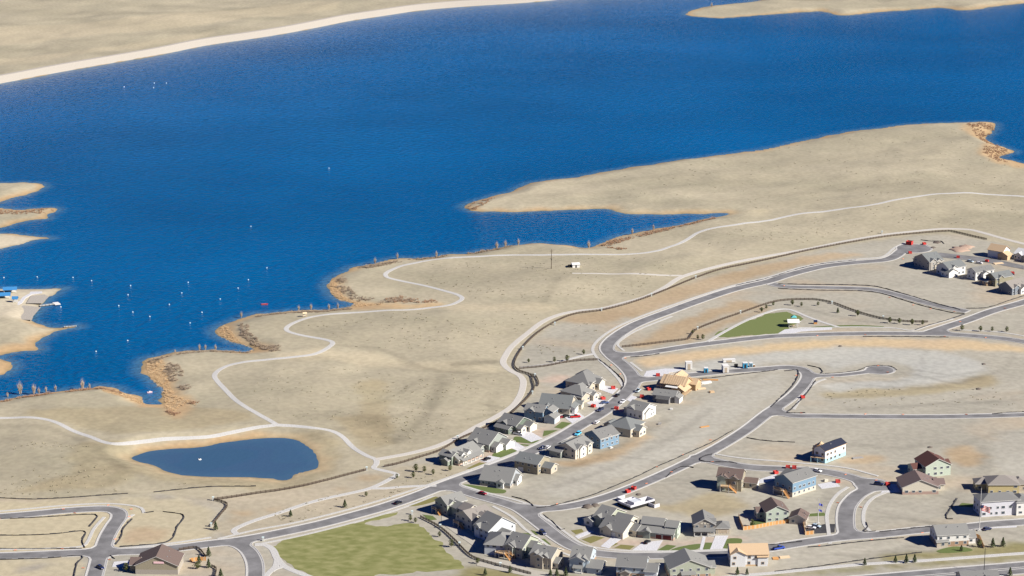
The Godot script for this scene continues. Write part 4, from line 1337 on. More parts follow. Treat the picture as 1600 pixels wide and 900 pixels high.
	house("house", "long pale blue house with even grey roof and brick base, second of bottom row", [963, 903, 1008, 906], 11.0, 5.8, "x", "paleblue", "roof_grey2", [[12.5, 18, -8, 0.5, 4.4, "x", "whiteblue"], [2, 6, -2, 1.2, 3.2, "z", "tan"]], {"pitch": 0.55, "stone": "brick_tan", "stone_high": 2.7, "plain": true})
	house("house", "big sage house with one wide front gable and covered patio, bottom row", [1047, 906, 1110, 903], 14.0, 5.0, "z", "sage", "roof_grey", [[16, 21, -11, -4, 3.4, "x", "sage"]], {"pitch": 0.42, "stone": "brick_tan", "stone_high": 2.0, "porch": [5, 11, 0, 2.0, 2.6]})
	house("house", "white-wrapped new house with bare timber roof at the end of the bottom row", [1142, 885, 1200, 884], 11.5, 5.6, "x", "wrap", "roof_timber", [[-0.3, 6.5, -5, 0.6, 5.8, "z", "wrap"], [12, 16.5, -4, 0.5, 4.6, "x", "wrap"]], {"pitch": 0.5, "trim": "wood_trim", "vents": 0, "stone": "lumber", "stone_high": 0.7, "plain": true})
	house("house", "grey-roofed house with pale left wall behind the white foundation", [927, 821, 948, 827], 14.5, 4.6, "x", "sage", "roof_grey", [[-4, 1, -4, 2, 3.0, "z", "white"]], {"pitch": 0.5})
	house("house", "cream house with low wing and bright right gable, inside the curve of the cul-de-sac", [937, 834, 973, 843], 13.5, 3.4, "x", "cream", "roof_grey2", [[3, 11, -15, -8, 6.0, "x", "cream"], [11, 16, -14, -6, 3.2, "x", "cream"]], {"pitch": 0.55, "garage": [[0, 6.0, 0.0, 5.0]]})
	house("house", "green-grey house with arched garages and light green right gable", [996, 839, 1052, 845], 12.0, 3.2, "x", "greygreen", "roof_grey", [[1, 11, -11, -3.5, 5.8, "x", "greygreen"], [12.5, 18, -10, -3, 5.6, "x", "palegreen"], [3, 6, -3, 0.8, 3.4, "z", "greygreen"]], {"pitch": 0.5, "garage": [[0, 10.0, 0.0, 3.0], [0, 14.0, 0.0, 4.2]], "door": "door_red", "stone": "stone_pink"})
	var gable := house("house", "brown-grey gabled house with three bright skylight slots in its gable", [1084, 836, 1117, 836], 12.0, 5.2, "z", "taupe", "roof_grey2", [[10.4, 16.6, -9.5, -1.5, 3.0, "hip", "tan"]], {"pitch": 0.55, "porch": [0, 9.6, 0, 2.4, 2.5], "garage": [[0, 13.5, -1.5, 4.8]], "door": "door_tan"})
	for k in 3:
		var st := tools()
		var x := 3.0 + k * 1.5
		quad(st, Vector3(x, 5.4, 0.12), Vector3(x + 1.2, 5.4, 0.12), Vector3(x + 1.2, 6.3, 0.12), Vector3(x, 6.3 - absf(k - 1) * 0.4, 0.12))
		part("gable_panel", mesh_of(st), M.cream, gable)
	# right-hand streets
	house("house", "tan walk-out house with brown roof and timber deck stairs", [1120, 765, 1158, 768.5], 11.0, 6.6, "x", "olive_tan", "roof_brown", [[0.2, 4.2, -4, 0.6, 6.8, "z", "palegreen"], [12.5, 18.5, -12, -6, 3.0, "x", "tan"]], {"pitch": 0.55, "deck": [2.0, 6.5, 0, 3.0, 3.0], "garage": [[2, 18.5, -9, 4.8]]})
	house("house", "blue walk-out house with deep shadow on its left side and white deck posts", [1210, 767, 1238, 777], 16.5, 7.4, "z", "blue", "roof_grey2", [[-4, 3, -17, -9, 5.6, "x", "blue"]], {"pitch": 0.45, "deck": [2.0, 8.5, 0, 3.2, 3.0], "stone": "cream_low", "stone_high": 2.3, "garage": [[1, 5.0, -16.5, 4.8]], "plain": true})
	house("house", "white-wrapped unfinished house with navy roof, light blue base and open timber floor", [1289, 724, 1321, 711.5], 7.0, 6.6, "x", "wrap", "roof_navy", [], {"pitch": 0.5, "trim": "wood_trim", "vents": 1, "stone": "foam_blue", "stone_high": 2.2})
	skeleton("unfinished_house", "open timber floor with stud walls and pale roof trusses beside the navy-roofed house")
	house("house", "pale green house with brown roof beside the sales garage", [1197, 817, 1232, 815], 12.0, 5.3, "z", "palegreen", "roof_brown", [[-3.0, 1, -11, -5, 3.6, "x", "palegreen"]], {"pitch": 0.5, "plain": true})
	house("garage_house", "small cream gabled garage with brown roof by the parking pad", [1233, 818.5, 1259, 821], 8.5, 3.0, "z", "cream", "roof_brown", [], {"pitch": 0.5, "stone": "stone_tan"})
	house("house", "brick-based house with mauve brown roof and wide front gable", [1410, 773, 1466, 772], 14.0, 3.7, "z", "cream", "roof_mauve", [[17, 21.5, -12, -5, 3.2, "x", "cream"]], {"pitch": 0.42, "stone": "brick_pink", "stone_high": 1.5})
	house("house", "pale green house with dark red-brown roof behind the brick-based house", [1446, 746, 1485, 742], 12.5, 5.6, "z", "palegreen", "roof_red", [[-4.5, 1, -11, -4, 3.4, "x", "palegreen"], [11, 16, -12, -6, 3.6, "x", "palegreen"]], {"pitch": 0.5, "plain": true})
	house("house", "yellow hip-roofed house behind the white house at the right edge", [1544, 773, 1592, 773], 12.0, 5.2, "hip", "yellow", "roof_taupe", [[-5, 3, -13, -6, 3.6, "hip", "yellow"], [13, 20, -14, -5, 3.8, "hip", "tan"]], {"pitch": 0.42})
	house("house", "tall plain white house with hipped grey roof at the right edge", [1533, 808, 1592, 804], 10.5, 7.6, "hip", "lavender", "roof_grey2", [[17, 24, -9, 1.2, 6.8, "hip", "white"]], {"pitch": 0.4, "stone": "lavender", "stone_high": 0.4})
	house("house", "white and tan two-storey house with red front door above the wide road", [1464, 855, 1513, 852], 10.5, 5.8, "x", "white", "roof_grey", [[15, 19, -9, -2, 3.2, "x", "white"], [-0.3, 5, -2, 0.7, 2.9, "x", "tan"]], {"pitch": 0.55, "stone": "brick_tan", "stone_high": 2.4, "plain": true})
	house("house", "grey-roofed house with small white gable cut by the bottom edge below the wide road", [1505, 921, 1562, 918], 11.0, 3.4, "x", "cream", "roof_grey2", [[8, 13, -6, 0.8, 3.8, "z", "white"]], {"pitch": 0.5})
	# the far cluster at the upper right
	house("house", "grey-roofed house with beige right wall, nearest the red skip in the far cluster", [1428, 415, 1452, 423], 11.5, 5.8, "z", "greybeige", "roof_slate", [[-4.5, 1, -10, -3, 3.2, "z", "greybeige"], [12, 16, -11, -4, 3.4, "x", "tan"]], {"pitch": 0.5})
	house("house", "white house with slate left gable, second of the far cluster", [1463, 427, 1482, 433], 14.5, 5.6, "z", "white", "roof_slate", [[6, 13.5, -6, 1.5, 3.6, "x", "white"]], {"pitch": 0.5})
	house("house", "bright white two-storey house, third of the far cluster", [1511, 434, 1524, 438.5], 15.0, 5.6, "z", "white", "roof_grey2", [[7, 11, -9, -4, 4.6, "x", "white"]], {"pitch": 0.5, "plain": true})
	house("house", "olive grey house with timber porch, fourth of the far cluster", [1540, 443, 1555, 448], 14.5, 5.4, "z", "olive", "roof_slate", [[-2, 5, 0, 3.5, 2.8, "x", "lumber"]], {"pitch": 0.55})
	house("house", "dark-gabled house with plain taupe roof at the right edge of the far cluster", [1560, 456, 1581, 461.5], 16.0, 4.6, "z", "slateblue", "roof_taupe", [[8, 13, -14, -6, 3.4, "x", "white"]], {"pitch": 0.6})
	house("timber_house", "unfinished house sheathed in bright orange board above the far cluster", [1543, 401, 1566, 405], 10.0, 5.0, "x", "wrap", "roof_timber", [[8, 15, -5, 1, 3.2, "z", "lumber", "roof_timber"]], {"pitch": 0.6, "trim": "wood_trim", "vents": 0, "blind": true})
	house("house", "new white-roofed house cut by the right edge beside the timber house", [1584, 404, 1612, 410], 11.0, 3.6, "x", "white", "roof_white", [[8, 14, -4, 3, 3.2, "z", "greybeige", "roof_slate"]], {"pitch": 0.5, "vents": 0})
	# the sales house at the bottom left
	var sales := house("house", "olive house with wide brown gable roof and pink sign, by the lower left crossroads", [212, 897, 278, 898], 14.5, 4.2, "z", "olive_tan", "roof_brown", [[-3, 1, -11, -3, 3.2, "x", "olive_tan"]], {"pitch": 0.45, "stone": "stone_tan", "stone_high": 2.2, "blind": true})
	var sb := tools()
	box(sb, Vector3(8.2, 5.2, 0.05), Vector3(12.8, 6.1, 0.2))
	part("sign_board", mesh_of(sb), M.sign_pink, sales)


# the timber frame at the street bend: boarded roof planes over open stud walls
func framed(called: String, label: String) -> void:
	var a := spot(1030, 613)
	var b := spot(1072, 619)
	var o := thing(called, label, "unfinished house", facing(a, b, a))
	var wings := [wing(0, 14, -13, -2, 5.0, "x", "lumber", "roof_timber", 0.6, 4.4), wing(1.5, 8, -21, -8, 5.4, "z", "lumber", "roof_timber", 0.62, 4.6), wing(8, 15.5, -7, 2, 3.2, "z", "lumber", "roof_timber", 0.6, 2.6), wing(-3, 3, -11, -4, 2.9, "x", "lumber", "roof_timber", 0.5, 2.3), wing(10, 17, -19, -11, 3.6, "x", "lumber", "roof_timber", 0.55, 0.0)]
	for w: Wing in wings:
		build_wing(o, w, M.lumber)
		var st := tools()
		var n := int((w.x1 - w.x0) / 1.2)
		for k in n + 1:
			box(st, Vector3(lerpf(w.x0, w.x1, float(k) / n) - 0.06, 0, w.z1), Vector3(lerpf(w.x0, w.x1, float(k) / n) + 0.06, w.eave, w.z1 + 0.14))
		n = int((w.z1 - w.z0) / 1.2)
		for k in n + 1:
			box(st, Vector3(w.x1, 0, lerpf(w.z0, w.z1, float(k) / n) - 0.06), Vector3(w.x1 + 0.14, w.eave, lerpf(w.z0, w.z1, float(k) / n) + 0.06))
		part("stud_wall", mesh_of(st), M.lumber_pale, o)
	var fl := tools()
	box(fl, Vector3(0, 0.2, -20), Vector3(15, 0.5, 0))
	box(fl, Vector3(0.3, 2.7, -13), Vector3(14, 2.9, -5))
	part("floor", mesh_of(fl), M.lumber, o)
	for q in [[0.0, 6.0, -13.0], [6.2, 13.8, -9.0], [2.0, 7.8, -19.0]]:
		fl = tools()
		box(fl, Vector3(q[0], 0.5, q[2]), Vector3(q[1], 4.6, q[2] + 0.15))
		part("sheathing", mesh_of(fl), M.lumber, o)
	var st := tools()
	for k in 9:
		var x := 3.0 + k * 1.3
		bar(st, Vector3(x, 5.6, -1.0), Vector3(x, 9.8, -8.0), 0.09, 0.09, 4)
		bar(st, Vector3(x, 9.8, -8.0), Vector3(x, 5.6, -15.0), 0.09, 0.09, 4)
	part("rafter", mesh_of(st), M.lumber_pale, o)
	st = tools()
	box(st, Vector3(5, 5.9, 0.8), Vector3(12, 6.1, 2.4), Transform3D(Basis(Vector3.RIGHT, 0.3)))
	part("roof_felt_roll", mesh_of(st), M.white, o)


func skeleton(called: String, label: String) -> void:
	var a := spot(1266, 722)
	var b := spot(1289, 724.5)
	var o := thing(called, label, "unfinished house", facing(a, b, a))
	var st := tools()
	box(st, Vector3(0, 2.5, -9), Vector3(7.0, 2.8, 0))
	part("floor_deck", mesh_of(st), M.lumber, o)
	for p in [Vector2(0.2, -0.2), Vector2(3.6, -0.2), Vector2(0.2, -8.8), Vector2(6.8, -8.8)]:
		st = tools()
		box(st, Vector3(p.x - 0.2, -0.2, p.y - 0.2), Vector3(p.x + 0.2, 2.5, p.y + 0.2))
		part("post", mesh_of(st), M.foam_blue, o)
	st = tools()
	box(st, Vector3(0.3, -0.2, -8.9), Vector3(7.0, 2.5, -8.6))
	part("back_wall", mesh_of(st), M.foam_blue, o)
	st = tools()
	for k in 12:
		box(st, Vector3(k * 0.6, 2.8, -4.6), Vector3(k * 0.6 + 0.12, 5.4, -4.46))
		box(st, Vector3(-0.05, 2.8, -9 + k * 0.4), Vector3(0.09, 5.4, -8.9 + k * 0.4))
	box(st, Vector3(-0.05, 5.4, -4.64), Vector3(7.0, 5.6, -4.42))
	box(st, Vector3(-0.05, 5.4, -9), Vector3(0.15, 5.6, -4.5))
	part("stud_wall", mesh_of(st), M.lumber_pale, o)
	st = tools()
	for k in 8:
		var z := -9.0 + k * 0.6
		bar(st, Vector3(-0.4, 5.5, z), Vector3(3.4, 8.2, z), 0.1, 0.1, 4)
		bar(st, Vector3(3.4, 8.2, z), Vector3(7.2, 5.5, z), 0.1, 0.1, 4)
		bar(st, Vector3(-0.4, 5.5, z), Vector3(7.2, 5.5, z), 0.08, 0.08, 4)
	part("truss", mesh_of(st), M.lumber_pale, o)
	st = tools()
	quad(st, Vector3(-0.5, 5.6, -9.4), Vector3(-0.5, 5.6, -6.4), Vector3(3.4, 8.4, -6.4), Vector3(3.4, 8.4, -9.4))
	quad(st, Vector3(7.3, 5.6, -9.4), Vector3(7.3, 5.6, -6.4), Vector3(3.4, 8.4, -6.4), Vector3(3.4, 8.4, -9.4))
	part("roof_board", mesh_of(st), M.roof_timber, o)


# ------------------------------------------------------------------ fences and barriers
# [label, kind, line]
var fences := [
	["longest dark rail fence, along the gravel trail from the west row to the far cluster", "dark", [800, 646, 815, 632, 827, 620, 835, 607, 833, 597, 829, 587, 812, 581, 805, 575, 804, 569, 807, 560, 815, 547, 830, 530, 850, 514, 875, 500, 900, 491, 937, 486, 975, 477, 1012, 465, 1050, 450, 1087, 435, 1125, 422, 1162, 414, 1200, 406, 1262, 392, 1325, 380, 1387, 370, 1437, 365, 1482, 362, 1495, 364, 1520, 370, 1542, 375]],
	["dark rail fence behind the west row, down to the bridge gap", "dark", [800, 646, 775, 661, 750, 673, 720, 686, 687, 705, 650, 717, 620, 726, 600, 730]],
	["short loop of dark fence by the trail gate", "dark", [829, 587, 836, 588, 842, 600, 840, 604]],
	["dark rail fence along the lower side of the pond", "dark", [574, 735, 550, 741, 512, 751, 475, 760, 437, 767, 400, 772, 362, 778, 333, 782]],
	["bent dark fence from the pond corner down to the street", "dark", [333, 782, 355, 789, 345, 805, 330, 823]],
	["thin dark silt fence under the pond bank", "silt", [240, 769, 275, 765.5, 312, 762.5, 350, 761, 400, 760]],
	["brown silt fence along the prairie edge at the left", "silt", [-60, 776, 0, 778, 50, 780, 100, 778, 150, 774.5, 200, 771]],
	["dark silt fence round the upper lot of the lower left block", "silt", [-60, 813, 0, 811, 75, 807.5, 120, 804.5, 150, 804, 153, 806.5, 140, 823]],
	["brown silt fence across the middle of the lower left block", "silt", [-60, 836, 0, 836.5, 50, 836, 87, 834, 132, 830, 129, 845, 133, 856]],
	["dark silt fence along the lower edge of the lower left block", "silt", [-60, 857, 0, 857.5, 60, 857.5, 128, 857]],
	["dark silt fence below the lower left street", "silt", [-60, 875, 0, 874.5, 75, 872, 129, 869, 121, 880, 116, 902]],
	["short silt fence at the top of the mound lot", "silt", [225, 801.5, 240, 799.5]],
	["angled silt fence round the right side of the mound lot", "silt", [255, 799.5, 287, 805, 278, 822, 261, 847, 187, 855]],
	["silt fence beside the curved street by the mound lot", "silt", [207, 811, 193, 826, 190, 838, 181, 851]],
	["short dark silt fence left of the sales house", "silt", [173, 868, 180, 873]],
	["dark rail fence beside the sales house garden", "dark", [280, 860.5, 307, 857.5, 322, 872]],
	["curved dark fence at the right of the sales house", "dark", [331, 886, 338, 890, 336, 902]],
	["dark rail fence along the right side of the green field", "dark", [657, 809, 687, 825, 710, 845, 737, 871, 762, 880, 800, 890, 830, 898]],
	["brown rail fence round the lower side of the middle block", "dark", [972, 543, 1000, 540, 1037, 535.5, 1075, 530.5, 1080, 525, 1090, 515, 1125, 501, 1157, 490, 1200, 475, 1225, 470, 1270, 469, 1300, 474, 1325, 483, 1350, 491.5, 1380, 499, 1412, 503, 1450, 504]],
	["dark fence beside the narrow walk at the street bend", "dark", [812, 576.5, 850, 573, 880, 567.5, 907, 564, 934, 563]],
	["silt tube along the upper kerb of the diagonal street", "silt", [838, 793.5, 860, 791, 890, 783.5, 925, 773.5, 950, 763.5, 975, 753, 1000, 742, 1025, 729.5, 1050, 719, 1075, 707.5, 1110, 692, 1145, 672]],
	["dark silt tube at the corner of the diagonal street, with two bends", "silt", [800, 776, 815, 779.5, 828, 785, 834, 791]],
	["silt fence on the inner corner by the white foundation house", "silt", [850, 804.5, 866, 817, 877, 828, 883, 826]],
	["curved silt fence in front of the walk-out houses", "silt", [1040, 746, 1052, 735, 1062, 730, 1075, 729, 1084, 731]],
	["dark silt fence round the empty corner lot below the diagonal street", "silt", [1113, 710, 1098, 714, 1095, 720, 1110, 722, 1140, 722, 1152, 724]],
	["short dark silt fence alone on the graded slope", "silt", [1167, 684, 1190, 688, 1215, 690, 1242, 691]],
	["silt tube along the upper edge of the hooked street", "silt", [1500, 484, 1470, 476.5, 1437, 467, 1400, 456, 1365, 447.5, 1325, 445.5, 1275, 445, 1216, 444]],
	["silt tube along the lower edge of the hooked street", "silt", [1216, 451, 1275, 453.5, 1340, 454.5, 1375, 458, 1412, 469, 1450, 480, 1490, 489, 1506, 490]],
	["silt tube from the hooked street corner down to the park street", "silt", [1508, 491, 1475, 502, 1450, 509, 1430, 516]],
	["silt tube along the upper edge of the far street", "silt", [1510, 482, 1540, 481, 1575, 470, 1600, 462]],
	["dark silt tube on the park street beside the sand strip", "silt", [985, 558, 1005, 556.5, 1030, 553]],
	["dark silt fence below the park street at the right", "silt", [1348, 526, 1400, 526, 1440, 526.5, 1482, 527]],
	["dark silt fence round the head of the short cul-de-sac", "silt", [1262, 571, 1280, 575, 1286, 581, 1283, 584, 1310, 583, 1340, 579, 1352, 574, 1372, 571, 1394, 573.5, 1402, 578]],
	["silt fence along the loop street below the short cul-de-sac", "silt", [1275, 595, 1265, 609, 1252, 625, 1235, 641, 1230, 645, 1258, 645]],
	["dark silt tube on the inner side of the loop street", "silt", [1225, 580, 1245, 578, 1248, 584, 1240, 601, 1222, 620, 1205, 636]],
	["dark silt tube along the right part of the straight street", "silt", [1550, 647, 1580, 644.5, 1640, 643]],
	["long silt tube on the street below the timber house", "silt", [1088, 592, 1112, 590.5, 1140, 587, 1190, 581, 1215, 578]],
	["dark hooked silt fence left of the white house at the right edge", "silt", [1496, 779, 1487, 793, 1479, 806, 1481, 811, 1489, 811]],
	["silt tube at the corner below the curved street", "silt", [1354, 816, 1356, 824, 1350, 831, 1368, 830]],
	["dark silt tube along the upper edge of the lower right street", "silt", [1374, 831, 1400, 828.5, 1430, 825, 1460, 822]],
	["dark silt tube along the lower edge of the lower right street", "silt", [1262, 855, 1290, 853, 1330, 848, 1375, 843.5, 1412, 840]],
	["dark silt tube by the blue pickup", "silt", [1196, 852, 1225, 849, 1253, 846]],
	["brown silt line above the white path at the lower right", "silt", [1210, 893, 1270, 886, 1340, 876, 1400, 868, 1440, 863]],
	["silt tube along the kerb above the stacked parked cars", "silt", [936, 561, 955, 576, 972, 592, 975, 602, 970, 610]],
	["orange-brown silt fence round the spoil heaps of the far cluster", "silt", [1439, 375, 1456, 377, 1470, 377, 1476, 381]],
	["silt tube along the upper kerb of the estate's main street at the top", "silt", [1150, 446, 1200, 434.5, 1250, 419.5, 1287, 412, 1337, 406.5]],
]


func build_fences() -> void:
	for f in fences:
		var p := smooth(flat_line(f[2]), 3.0) if f[1] == "silt" else smooth(flat_line(f[2]), 2.6)
		var o := thing("rail_fence" if f[1] == "dark" else "silt_fence", f[0], "fence", Transform3D.IDENTITY)
		var high := 1.35 if f[1] == "dark" else 0.46
		var st := tools()
		var posts := tools()
		for i in p.size() - 1:
			var a := Vector3(p[i].x, height(p[i].x, p[i].y), p[i].y)
			var b := Vector3(p[i + 1].x, height(p[i + 1].x, p[i + 1].y), p[i + 1].y)
			var n := side(p, i)
			var w := Vector3(n.x, 0, n.y)
			if f[1] == "dark":
				for y in [0.35, 0.75, 1.15]:
					for s in [-1, 1]:
						quad(st, a + Vector3.UP * (y + 0.13) + w * 0.05 * s, b + Vector3.UP * (y + 0.13) + w * 0.05 * s, b + Vector3.UP * (y - 0.13) + w * 0.05 * s, a + Vector3.UP * (y - 0.13) + w * 0.05 * s)
					quad(st, a + Vector3.UP * (y + 0.13) - w * 0.05, b + Vector3.UP * (y + 0.13) - w * 0.05, b + Vector3.UP * (y + 0.13) + w * 0.05, a + Vector3.UP * (y + 0.13) + w * 0.05)
				box(posts, Vector3(-0.12, -0.3, -0.12), Vector3(0.12, high + 0.1, 0.12), Transform3D(Basis.IDENTITY, a))
			else:
				var lean := w * (0.25 + 0.12 * sin(i * 1.7))
				var sag := Vector3.UP * (high + 0.1 * sin(i * 2.3))
				quad(st, a - w * 0.15, b - w * 0.15, b + sag + lean, a + sag + lean)
				quad(st, a + w * 0.35, b + w * 0.35, b + sag + lean + w * 0.05, a + sag + lean + w * 0.05)
				if i % 2 == 0:
					box(posts, Vector3(-0.04, -0.3, -0.04), Vector3(0.04, high + 0.3, 0.04), Transform3D(Basis.IDENTITY, a + lean))
		part("rail" if f[1] == "dark" else "fabric", mesh_of(st), M.fence_dark if f[1] == "dark" else M.silt, o).set_meta("kind", "stuff")
		part("post" if f[1] == "dark" else "stake", mesh_of(posts), M.fence_post if f[1] == "dark" else M.stake, o).set_meta("kind", "stuff")
	# stone gate piers along the long fence
	var piers := [[867, 508, "where the long fence bends by the trail"], [1018, 463, "half way up the long fence"], [940, 486, "on the long fence above the street bend"], [817, 546, "on the tight curve of the long fence"], [1087, 435, "where the straight prairie track meets the long fence"], [836, 589, "at the trail gate"], [832, 616, "below the trail gate"], [573, 735, "at the pond end of the fence"], [333, 782, "at the pond corner of the fence"], [330, 823, "at the street end of the bent fence"], [1090, 515, "at the corner of the park fence"], [1157, 490, "half way along the park fence"], [1300, 475, "on the crest of the park fence"], [1380, 498, "on the falling part of the park fence"], [644, 804, "at the top corner of the green field"], [688, 825, "half way down the green field fence"], [718, 853, "low on the green field fence"], [782, 885, "at the bottom end of the green field fence"], [411, 845, "at the left corner of the green field"], [715, 686, "behind the lowest west row house"], [1378, 365, "on the upper part of the long fence"]]
	for q in piers:
		var at := land(q[0], q[1])
		var o := thing("fence_pier", "pale stone pier " + q[2], "pier", Transform3D(Basis.IDENTITY, at), "pale stone piers on the estate fences")
		var st := tools()
		box(st, Vector3(-0.4, -0.3, -0.4), Vector3(0.4, 1.7, 0.4))
		part("pillar", mesh_of(st), M.pier, o)
		st = tools()
		box(st, Vector3(-0.52, 1.7, -0.52), Vector3(0.52, 1.88, 0.52))
		part("cap", mesh_of(st), M.pier_cap, o)
	# tall timber privacy fences
	var boards := [["new orange timber privacy fence below the pale green house", [1161, 828.5, 1180, 826, 1210, 820, 1232, 817]], ["brown side of the timber fence left of the pale green house", [1154, 807, 1156, 816, 1161, 828]], ["timber screen at the left of the parking pad", [1254, 818, 1256, 826, 1258, 836]], ["low orange timber wall below the parking pad", [1258, 836, 1272, 834.5]], ["orange timber fence corner right of the white and tan house", [1524, 839, 1531, 842, 1537, 857]], ["short orange timber fence in the sales house garden", [296, 878, 311, 876, 322, 876]]]
	for q in boards:
		var p := flat_line(q[1])
		var o := thing("board_fence", q[0], "fence", Transform3D.IDENTITY)
		for i in p.size() - 1:
			var a := Vector3(p[i].x, 0, p[i].y)
			var b := Vector3(p[i + 1].x, 0, p[i + 1].y)
			var t := facing(a, b, a)
			var l := a.distance_to(b)
			var n := int(l / 0.6)
			for k in n:
				var st := tools()
				box(st, Vector3(k * l / n, -0.2, -0.03 - 0.01 * (k % 2)), Vector3((k + 0.94) * l / n, 1.8, 0.03), t)
				part("plank", mesh_of(st), M.lumber_orange if k % 3 else M.lumber, o)
			var st2 := tools()
			box(st2, Vector3(0, 0.4, -0.12), Vector3(l, 0.52, -0.05), t)
			box(st2, Vector3(0, 1.4, -0.12), Vector3(l, 1.52, -0.05), t)
			part("rail", mesh_of(st2), M.lumber, o)


# ------------------------------------------------------------------ vehicles and site gear
func make_car(body: String, style: String) -> Array:
	# [mesh, material, name, transform] of every part; nose towards +x
	var long := 4.6 if style == "car" else (5.6 if style == "pickup" else 4.9)
	var high := 1.45 if style == "car" else 1.8
	var belt := 0.92 if style == "car" else 1.1
	var h := long / 2
	var out := []
	var st := tools()
	slab_car(st, PackedVector2Array([Vector2(-h, 0.4), Vector2(h - 0.05, 0.35), Vector2(h, 0.62), Vector2(h - 0.25, belt - 0.12), Vector2(h - 1.3, belt), Vector2(-h + 0.15, belt), Vector2(-h, belt - 0.2)]), 0.9, 0.84)
	out.append([mesh_of(st), body, "body"])
	st = tools()
	var c0 := -h + 0.25
	var c1 := h - 1.25
	if style == "pickup":
		c0 = -0.5
	slab_car(st, PackedVector2Array([Vector2(c0, belt - 0.02), Vector2(c1, belt - 0.02), Vector2(c1 - 0.75, high - 0.06), Vector2(c0 + (0.5 if style == "car" else 0.2), high - 0.06)]), 0.8, 0.66)
	out.append([mesh_of(st), "car_glass", "windows"])
	st = tools()
	slab_car(st, PackedVector2Array([Vector2(c0 + (0.5 if style == "car" else 0.2), high - 0.08), Vector2(c1 - 0.75, high - 0.08), Vector2(c1 - 0.85, high), Vector2(c0 + (0.6 if style == "car" else 0.3), high)]), 0.68, 0.64)
	out.append([mesh_of(st), body, "roof"])
	for x in [-h + 0.85, h - 0.9]:
		for z in [-0.82, 0.82]:
			st = tools()
			bar(st, Vector3(x, 0.33, z - 0.1), Vector3(x, 0.33, z + 0.1), 0.34, 0.34, 12)
			out.append([mesh_of(st), "tyre", "wheel"])
	for z in [-0.62, 0.62]:
		st = tools()
		box(st, Vector3(h - 0.1, 0.6, z - 0.2), Vector3(h + 0.015, 0.76, z + 0.2))
		out.append([mesh_of(st), "lamp_clear", "headlight"])
		st = tools()
		box(st, Vector3(-h - 0.015, 0.62, z - 0.2), Vector3(-h + 0.1, 0.8, z + 0.2))
		out.append([mesh_of(st), "lamp_red", "tail_light"])
	return out


# a profile in (x, y) with its width tapering from the bottom to the top
func slab_car(st: SurfaceTool, p: PackedVector2Array, wide_low: float, wide_high: float) -> void:
	var lo := 99.0
	var hi := -99.0
	for q in p:
		lo = minf(lo, q.y)
		hi = maxf(hi, q.y)
	var w := func(q: Vector2) -> float: return lerpf(wide_low, wide_high, (q.y - lo) / (hi - lo))
	var idx := Geometry2D.triangulate_polygon(p)
	for k in range(0, idx.size(), 3):
		var a := p[idx[k]]
		var b := p[idx[k + 1]]
		var c := p[idx[k + 2]]
		tri(st, Vector3(a.x, a.y, w.call(a)), Vector3(b.x, b.y, w.call(b)), Vector3(c.x, c.y, w.call(c)))
		tri(st, Vector3(a.x, a.y, -w.call(a)), Vector3(c.x, c.y, -w.call(c)), Vector3(b.x, b.y, -w.call(b)))
	for k in p.size():
		var a := p[k]
		var b := p[(k + 1) % p.size()]
		quad(st, Vector3(a.x, a.y, w.call(a)), Vector3(a.x, a.y, -w.call(a)), Vector3(b.x, b.y, -w.call(b)), Vector3(b.x, b.y, w.call(b)))


func car(called: String, label: String, body: String, style: String, x: float, y: float, x2: float, y2: float) -> void:
	var a := spot(x, y)
	var b := spot(x2, y2)
	a.y = 0.05
	var o := thing(called, label, called.replace("parked_", "").replace("_", " "), facing(a, b, a))
	for q in make_car(body, style):
		part(q[2], q[0], M[q[1]], o)
	if style == "pickup":
		var st := tools()
		box(st, Vector3(-2.65, 1.08, -0.7), Vector3(-0.65, 1.14, 0.7))
		part("load_bed", mesh_of(st), M.tyre, o)


